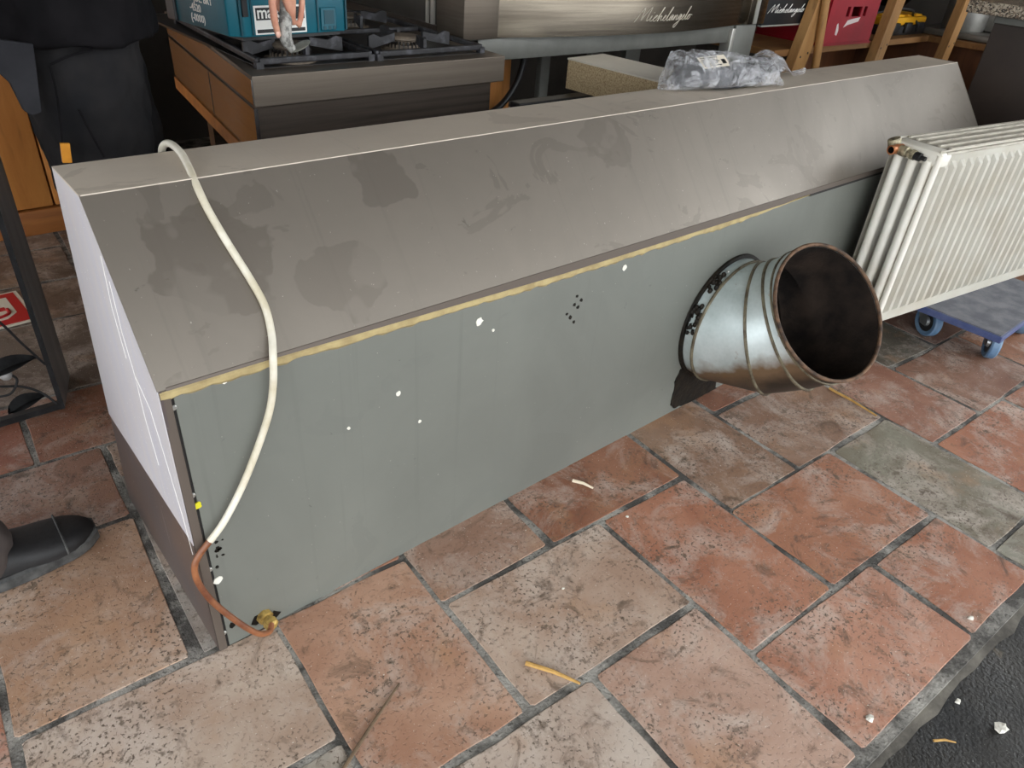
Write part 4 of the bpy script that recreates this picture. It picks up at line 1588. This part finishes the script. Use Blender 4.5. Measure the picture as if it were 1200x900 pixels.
def make_person(label, pel, hipR, hipL, kneeR, kneeL, ankR, ankL, chest, neck, head, shR, shL, elR, elL, wrR, wrL, fwd, trm, hand_fingers=None, group=None):
    """body, clothes and shoes from joint positions; fwd is the facing direction"""
    fwd = Vector(fwd).normalized()
    ps = thing('person', label, 'person', (pel.x, pel.y, 0), 0, group)
    o_ = Vector((pel.x, pel.y, 0))

    def L(p):
        return p-o_
    b = MB()
    right = fwd.cross(Vector((0, 0, 1)))
    b.limb([L(pel), L((pel+chest)/2), L(chest)], [.125, .115, .13])
    b.limb([L(shR), L(chest), L(shL)], [.065, .11, .065])
    b.limb([L(chest), L(neck)], [.09, .055])
    for (h, k, a) in ((hipR, kneeR, ankR), (hipL, kneeL, ankL)):
        b.limb([L(pel), L(h), L(k), L(a)], [.11, .085, .058, .042])
        b.limb([L(a), L(V(a.x, a.y, .052)+fwd*.025), L(V(a.x, a.y, .040)+fwd*.10)], [.034, .026, .014])
    for (s_, e, w_) in ((shR, elR, wrR), (shL, elL, wrL)):
        b.limb([L(s_), L(e), L(w_)], [.058, .043, .029])
    # head with face
    hm = L(head)
    b.ell(hm, (.078, .078, .112))
    b.ell(hm+fwd*.03-V(0, 0, .05), (.058, .058, .07))
    b.limb([L(neck), hm-V(0, 0, .04)], [.056, .05])
    b.ell(hm+fwd*.092-V(0, 0, .022), (.014, .013, .02))
    for s_ in (-1, 1):
        b.ell(hm+right*.08*s_-V(0, 0, .01)-fwd*.005, (.014, .014, .03))
        b.ell(hm+fwd*.082+right*.03*s_+V(0, 0, .018), (.016, .016, .01))
    b.ell(hm+fwd*.084-V(0, 0, .062), (.018, .018, .008))
    if hand_fingers:
        palmA, palmB, chains = hand_fingers
        b.limb([L(wrR), L(palmA), L(palmB)], [.027, .027, .026])
        for ch, rr_ in chains:
            b.limb([L(palmA*.5+palmB*.5)]+[L(p_) for p_ in ch], [rr_[0]]+list(rr_), 10)
    else:
        dn = (wrR-elR).normalized()
        b.limb([L(wrR), L(wrR+dn*.08)], [.026, .030])
        for k in range(4):
            q_ = wrR+dn*.08+fwd*(-.024+.016*k)
            b.limb([L(q_), L(q_+dn*.04+fwd*.004), L(q_+dn*(.07 if k in (1, 2) else .06)+fwd*.012)], [.009, .0085, .007], 8)
        b.limb([L(wrR+dn*.03+fwd*.02), L(wrR+dn*.06+fwd*.05), L(wrR+dn*.09+fwd*.055)], [.012, .010, .008], 8)
    dn = (wrL-elL).normalized()
    b.limb([L(wrL), L(wrL+dn*.08)], [.026, .030])
    for k in range(4):
        q_ = wrL+dn*.08+fwd*(-.024+.016*k)
        b.limb([L(q_), L(q_+dn*.04+fwd*.004), L(q_+dn*(.07 if k in (1, 2) else .06)+fwd*.012)], [.009, .0085, .007], 8)
    b.limb([L(wrL+dn*.03+fwd*.02), L(wrL+dn*.06+fwd*.05), L(wrL+dn*.09+fwd*.055)], [.012, .010, .008], 8)
    body = remesh(b.build('body', 'skin', ps, True), .0045, 3)
    # eyes and hair
    for s_ in (-1, 1):
        MB().ell(hm+fwd*.078+right*.03*s_+V(0, 0, .006), (.011, .011, .008)).build('eye', 'white_print', body, True)
    MB().ell(hm+V(0, 0, .022)-fwd*.014, (.086, .086, .10)).build('hair', 'hair', ps, True)
    # trousers
    b = MB()
    b.limb([L(pel+V(0, 0, .06)), L(pel)], [.135, .145])
    for (h, k, a) in ((hipR, kneeR, ankR), (hipL, kneeL, ankL)):
        mid = (h+k)/2
        shin = (k+a)/2
        b.limb([L(pel), L(h), L(mid), L(k+fwd*.01), L(shin), L(a+V(0, 0, .005)), L(a-V(0, 0, .03))], [.125, .115, .104, .086, .080, .074, .078])
    tro = wrinkle(remesh(b.build('trousers', trm, ps, True), .009, 4), .030, .085, 'trouser folds')
    # jacket
    b = MB()
    rows_ = []
    hz = pel.z-.085
    wst = (pel+chest)/2
    for (c_, z_, a_, d_2) in ((pel, hz, .175, .222), (pel, hz+.012, .178, .226), (pel, pel.z, .172, .218), (wst, wst.z, .160, .200), (chest, chest.z, .165, .215), (chest, chest.z+.10, .11, .17)):
        rows_.append([L(V(c_.x, c_.y, z_))+fwd*(a_*math.cos(2*PI*k/40)*(1+.03*math.sin(5*2*PI*k/40+z_*9)))+right*(d_2*math.sin(2*PI*k/40)) for k in range(40)])
    b.rings(rows_, cap=True)
    b.limb([L(shR), L(chest), L(shL)], [.085, .14, .085])
    b.limb([L(chest), L(neck-V(0, 0, .02))], [.12, .075])
    for (s_, e, w_) in ((shR, elR, wrR), (shL, elL, wrL)):
        cuff = w_+(e-w_)*.10
        b.limb([L(s_), L(e), L(cuff)], [.085, .066, .048])
    jk = b.build('jacket', 'black_fabric', ps, True)
    wrinkle(remesh(jk, .010, 4), .035, .11, 'jacket folds')
    return ps, tro, jk, o_


def shoe(ps, o_, heel, fwd, L=.29, W=.105, name='shoe'):
    """low work shoe, heel point on the floor"""
    fwd = Vector(fwd).normalized()
    rt = fwd.cross(Vector((0, 0, 1)))
    base = heel-o_
    n = 16

    def half(t):
        return W/2*(.62+.38*math.sin(PI*min(1, t*1.02))**.8 if t < .75 else (.62+.38*math.sin(PI*.765)**.8)*math.sqrt(max(0.0, 1-((t-.75)/.27)**2)))

    def loop(t0, t1, infl, z, zt):
        pts = []
        for k in range(n+1):
            t = t0+(t1-t0)*k/n
            pts.append((t, half(t)+infl))
        ring_ = [base+fwd*(L*t)+rt*w_+Vector((0, 0, z+(zt-z)*max(0, (t-.7)/.3)**2)) for t, w_ in pts]
        ring_ += [base+fwd*(L*t)-rt*w_+Vector((0, 0, z+(zt-z)*max(0, (t-.7)/.3)**2)) for t, w_ in reversed(pts)]
        return ring_
    so_ = MB().rings([loop(0, 1., -.004, .0005, .006), loop(0, 1., .003, .008, .014), loop(0, 1., .002, .026, .030), loop(.0, .995, -.003, .031, .034)], cap=True)
    sole = so_.build('shoe_sole', 'shoe_sole', ps, True)
    rows = []
    hs = [(.0, .02, .09), (.03, .035, .098), (.12, .042, .095), (.25, .043, .090), (.38, .044, .083), (.5, .047, .074), (.62, .050, .064), (.74, .051, .058), (.84, .046, .055), (.90, .039, .051), (.94, .031, .047), (.97, .021, .043), (.985, .012, .040), (.995, .004, .036)]
    for (t, hw, hh) in hs:
        c = base+fwd*(L*t)
        ring_ = []
        for k in range(25):
            a = PI*k/24
            ring_.append(c+rt*(hw*1.03*math.copysign(abs(math.cos(a))**.65, math.cos(a)))+Vector((0, 0, .026+(hh-.026)*math.sin(a)**.7)))
        rows.append(ring_)
    up = MB()
    up.rings(rows, cap=True)
    u_ = up.build('shoe_upper', 'shoe_black', ps, True)
    # toe cap welt
    cap_ = MB()
    wr = []
    t = .80
    c = base+fwd*(L*t)
    for k in range(17):
        a = PI*k/16
        q_ = c+rt*(.049*1.05*math.copysign(abs(math.cos(a))**.65, math.cos(a)))+Vector((0, 0, .028+(.058-.026)*math.sin(a)**.7))
        wr.append(q_)
    cap_.tube(wr, .0022, 6)
    cap_.build('toe_welt', 'shoe_sole', u_, True)
    for k in range(4):
        t = .36+.07*k
        hh = .084-.0095*k
        c = base+fwd*(L*t)
        la = [c+rt*(.030*math.cos(a))+Vector((0, 0, .026+(hh-.022)*(.72+.30*math.sin(a)))) for a in [PI*(.12+.76*q_/8) for q_ in range(9)]]
        MB().tube(la, .003, 6).build('shoe_lace', 'black_plastic', u_, True)
    for k in range(5):
        t = .1+.16*k
        MB().box(-.008, .008, -.004, .004, 0, .018, frame_mtx(base+fwd*(L*t)-rt*(half(t)+.0005)+Vector((0, 0, .004)), fwd, rt)).build('sole_tread', 'shoe_sole', sole)
    return u_


# person 1: behind the hood, facing the hob, right hand on a dusty tool
pel = V(.145, .83, .91)
tip = at(344, 57, 2, SZ+.040)
hy = tip.y


def hpx(px, py, y):
    return at(px, py, 1, y)


ch_ = [
    ([hpx(320, -28, hy-.015), hpx(319, 4, hy-.022), hpx(322, 26, hy-.018), hpx(326, 41, hy-.010)], [.0095, .0086, .008, .0070]),   # index
    ([hpx(331, -34, hy-.010), hpx(334, -4, hy-.018), hpx(339, 12, hy-.005), hpx(340, 20, hy+.010)], [.0095, .0086, .008, .0070]),  # middle
    ([hpx(342, -32, hy-.002), hpx(343, -2, hy-.012), hpx(343, 16, hy-.006), hpx(343, 27, hy+.004)], [.009, .0080, .0074, .0066]),  # ring
    ([hpx(352, -26, hy+.010), hpx(354, 0, hy+.002), hpx(353, 16, hy+.002), hpx(351, 30, hy+.006)], [.0085, .0074, .0068, .0060]),  # little
    ([hpx(318, -50, hy+.03), hpx(322, -20, hy+.036), hpx(328, 10, hy+.030)], [.013, .011, .009]),   # thumb behind the tool
]
palmA = hpx(334, -80, hy+.010)
palmB = hpx(336, -48, hy+.004)
wrR = hpx(328, -118, hy+.010)
elR = V(wrR.x-.20, wrR.y-.10, wrR.z+.19)
p1, tro1, jk1, o1_ = make_person(
    'person in black jacket and charcoal work trousers reaching over the hob', pel,
    V(.165, .755, .88), V(.20, .92, .88), V(.155, .745, .48), V(.245, .93, .48), V(.14, .745, .085), V(.22, .94, .085),
    V(.20, .83, 1.30), V(.26, .83, 1.50), V(.31, .83, 1.66), V(.20, .64, 1.38), V(.20, 1.02, 1.38),
    elR, V(.12, 1.12, 1.10), wrR, V(.12, 1.14, .84), (1, .1, 0), 'trouser', (palmA, palmB, ch_))
shoe(p1, o1_, V(.06, .745, 0), (1, -.05, 0))
shoe(p1, o1_, V(.14, .94, 0), (1, .15, 0))
# holster pocket, knee patch seams and orange tag on the trousers
hp_ = [at(px, py, 1, .640) for px, py in ((-10, 44), (37, 50), (41, 80), (47, 130), (36, 134), (26, 128), (10, 96), (-10, 78))]
po_ = MB().prism([(q_.x-o1_.x, q_.z) for q_ in hp_], 'y', .628-o1_.y, .640-o1_.y, bev=.002).build('holster_pocket', 'pocket', tro1)
po_['label'] = 'grey hanging holster pocket'
for seam in (((58, 76), (66, 110), (71, 150), (74, 186)), ((58, 76), (80, 66), (108, 58)), ((92, 128), (104, 152), (122, 184))):
    MB().tube(smooth_path([at(px, py, 1, .6335)-o1_ for px, py in seam], 5), .0022, 6).build('seam', 'black_fabric', tro1, True)
tgp = at(78, 178, 1, .628)
tm = frame_mtx(tgp-o1_, (1, -.05, -.12), (.12, .0, 1))
MB().box(-.009, .006, -.018, .016, -.002, .006, tm, bev=.001).build('fabric_tag', 'tag', tro1)
# nail of the forefinger
nq = hpx(326, 40, hy-.0175)
MB().ell(nq-o1_, (.0052, .002, .007), None, 10, 6).build('fingernail', 'nail', p1, True)
# the dusty tool held between the fingers
tool = thing('spoon_scraper', 'dusty grey spoon shaped scraper held over the front burner', 'tool', tip)
hand_top = hpx(334, 4, hy+.004)
pp = [hpx(334, -2, hy+.006)-tip, hpx(335, 18, hy+.004)-tip, hpx(334, 38, hy-.004)-tip, hpx(337, 50, hy-.004)-tip, hpx(343, 58, hy+.0)-tip]
MB().tube(smooth_path(pp, 5), .012, 12, True, [.0105+.003*math.sin(PI*min(1, k/18)) if k < 17 else .009 for k in range(21)]).build('handle', 'scraper', tool, True)
bc = hpx(352, 54, hy)-tip
bm_ = frame_mtx(bc, (1, .25, .42), (-.3, 1, 0))
MB().ell((0, 0, 0), (.027, .016, .0035), bm_, 20, 10).build('blade', 'scraper_blade', tool, True)

# person 2: beside the hood, mostly outside the picture; one shoe shows
p2, tro2, jk2, o2_ = make_person(
    'person beside the hood end, black dusty shoe and faded grey trouser hem', V(-.52, .50, .90),
    V(-.51, .42, .87), V(-.53, .60, .87), V(-.42, .40, .47), V(-.55, .62, .47), V(-.288, .393, .10), V(-.62, .66, .085),
    V(-.52, .50, 1.30), V(-.50, .50, 1.50), V(-.46, .50, 1.66), V(-.52, .31, 1.38), V(-.52, .70, 1.38),
    V(-.56, .25, 1.08), V(-.56, .78, 1.08), V(-.48, .27, .84), V(-.48, .78, .84), (1, 0, 0), 'trouser2')
shoe(p2, o2_, V(-.372, .393, 0), (1, .0, 0), .292, .108)
shoe(p2, o2_, V(-.70, .66, 0), (1, .1, 0), .292, .108)

# ------------------------------------------------------------------ litter on the floor


def stickobj(name, a, b_, r, mat, label, z=.0):
    p_, q_ = at(a[0], a[1], 2, .004), at(b_[0], b_[1], 2, .004)
    mid = (p_+q_)/2+Vector((.002, .001, .0015))
    return tag(MB().tube([p_, mid, q_], r, 7, True, [r, r*.9, r*.55]).build(name, mat), label, 'stick')


stickobj('twig', (398, 908), (468, 801), .0032, 'straw_dark', 'thin dark twig lying across a pink tile')
stickobj('straw', (616, 777), (680, 801), .0042, 'straw', 'yellow split straw lying near a grout joint')
stickobj('splinter', (671, 563), (695, 572), .0040, 'straw_pale', 'pale wood splinter on the brown tile by the hood')
stickobj('reed', (972, 455), (1027, 487), .0040, 'straw', 'long straw lying in the joint under the duct')
stickobj('straw', (1094, 868), (1120, 870), .0022, 'straw', 'tiny straw lying on the black pavement')
random.seed(31)
debris_spots = [
    (1137, 725, .007, 0, 'white crumb on the orange corner tile near the pavement'),
    (1019, 843, .008, 0, 'white crumb near the corner of a pink tile at the pavement edge'),
    (1172, 855, .013, 1, 'largest white plaster crumb on the black pavement'),
    (1122, 823, .006, 1, 'small white plaster crumb on the black pavement'),
    (660, 690, .003, 0, 'tiny white crumb in the middle of a pale cream tile'),
    (735, 606, .004, 0, 'tiny white crumb at the upper joint of a long orange tile')]
for (px, py, r, pav_, lab_) in debris_spots:
    p_ = at(px, py, 2, -.012 if pav_ else .001)
    b = MB()
    b.ell((0, 0, 0), (r, r*.8, r*.45), None, 7, 5)
    for v in b.bm.verts:
        v.co *= random.uniform(.7, 1.25)
    o = b.build('plaster_crumb', 'fleck')
    o.location = p_+Vector((0, 0, r*.35))
    tag(o, lab_, 'crumb', 'plaster crumbs')
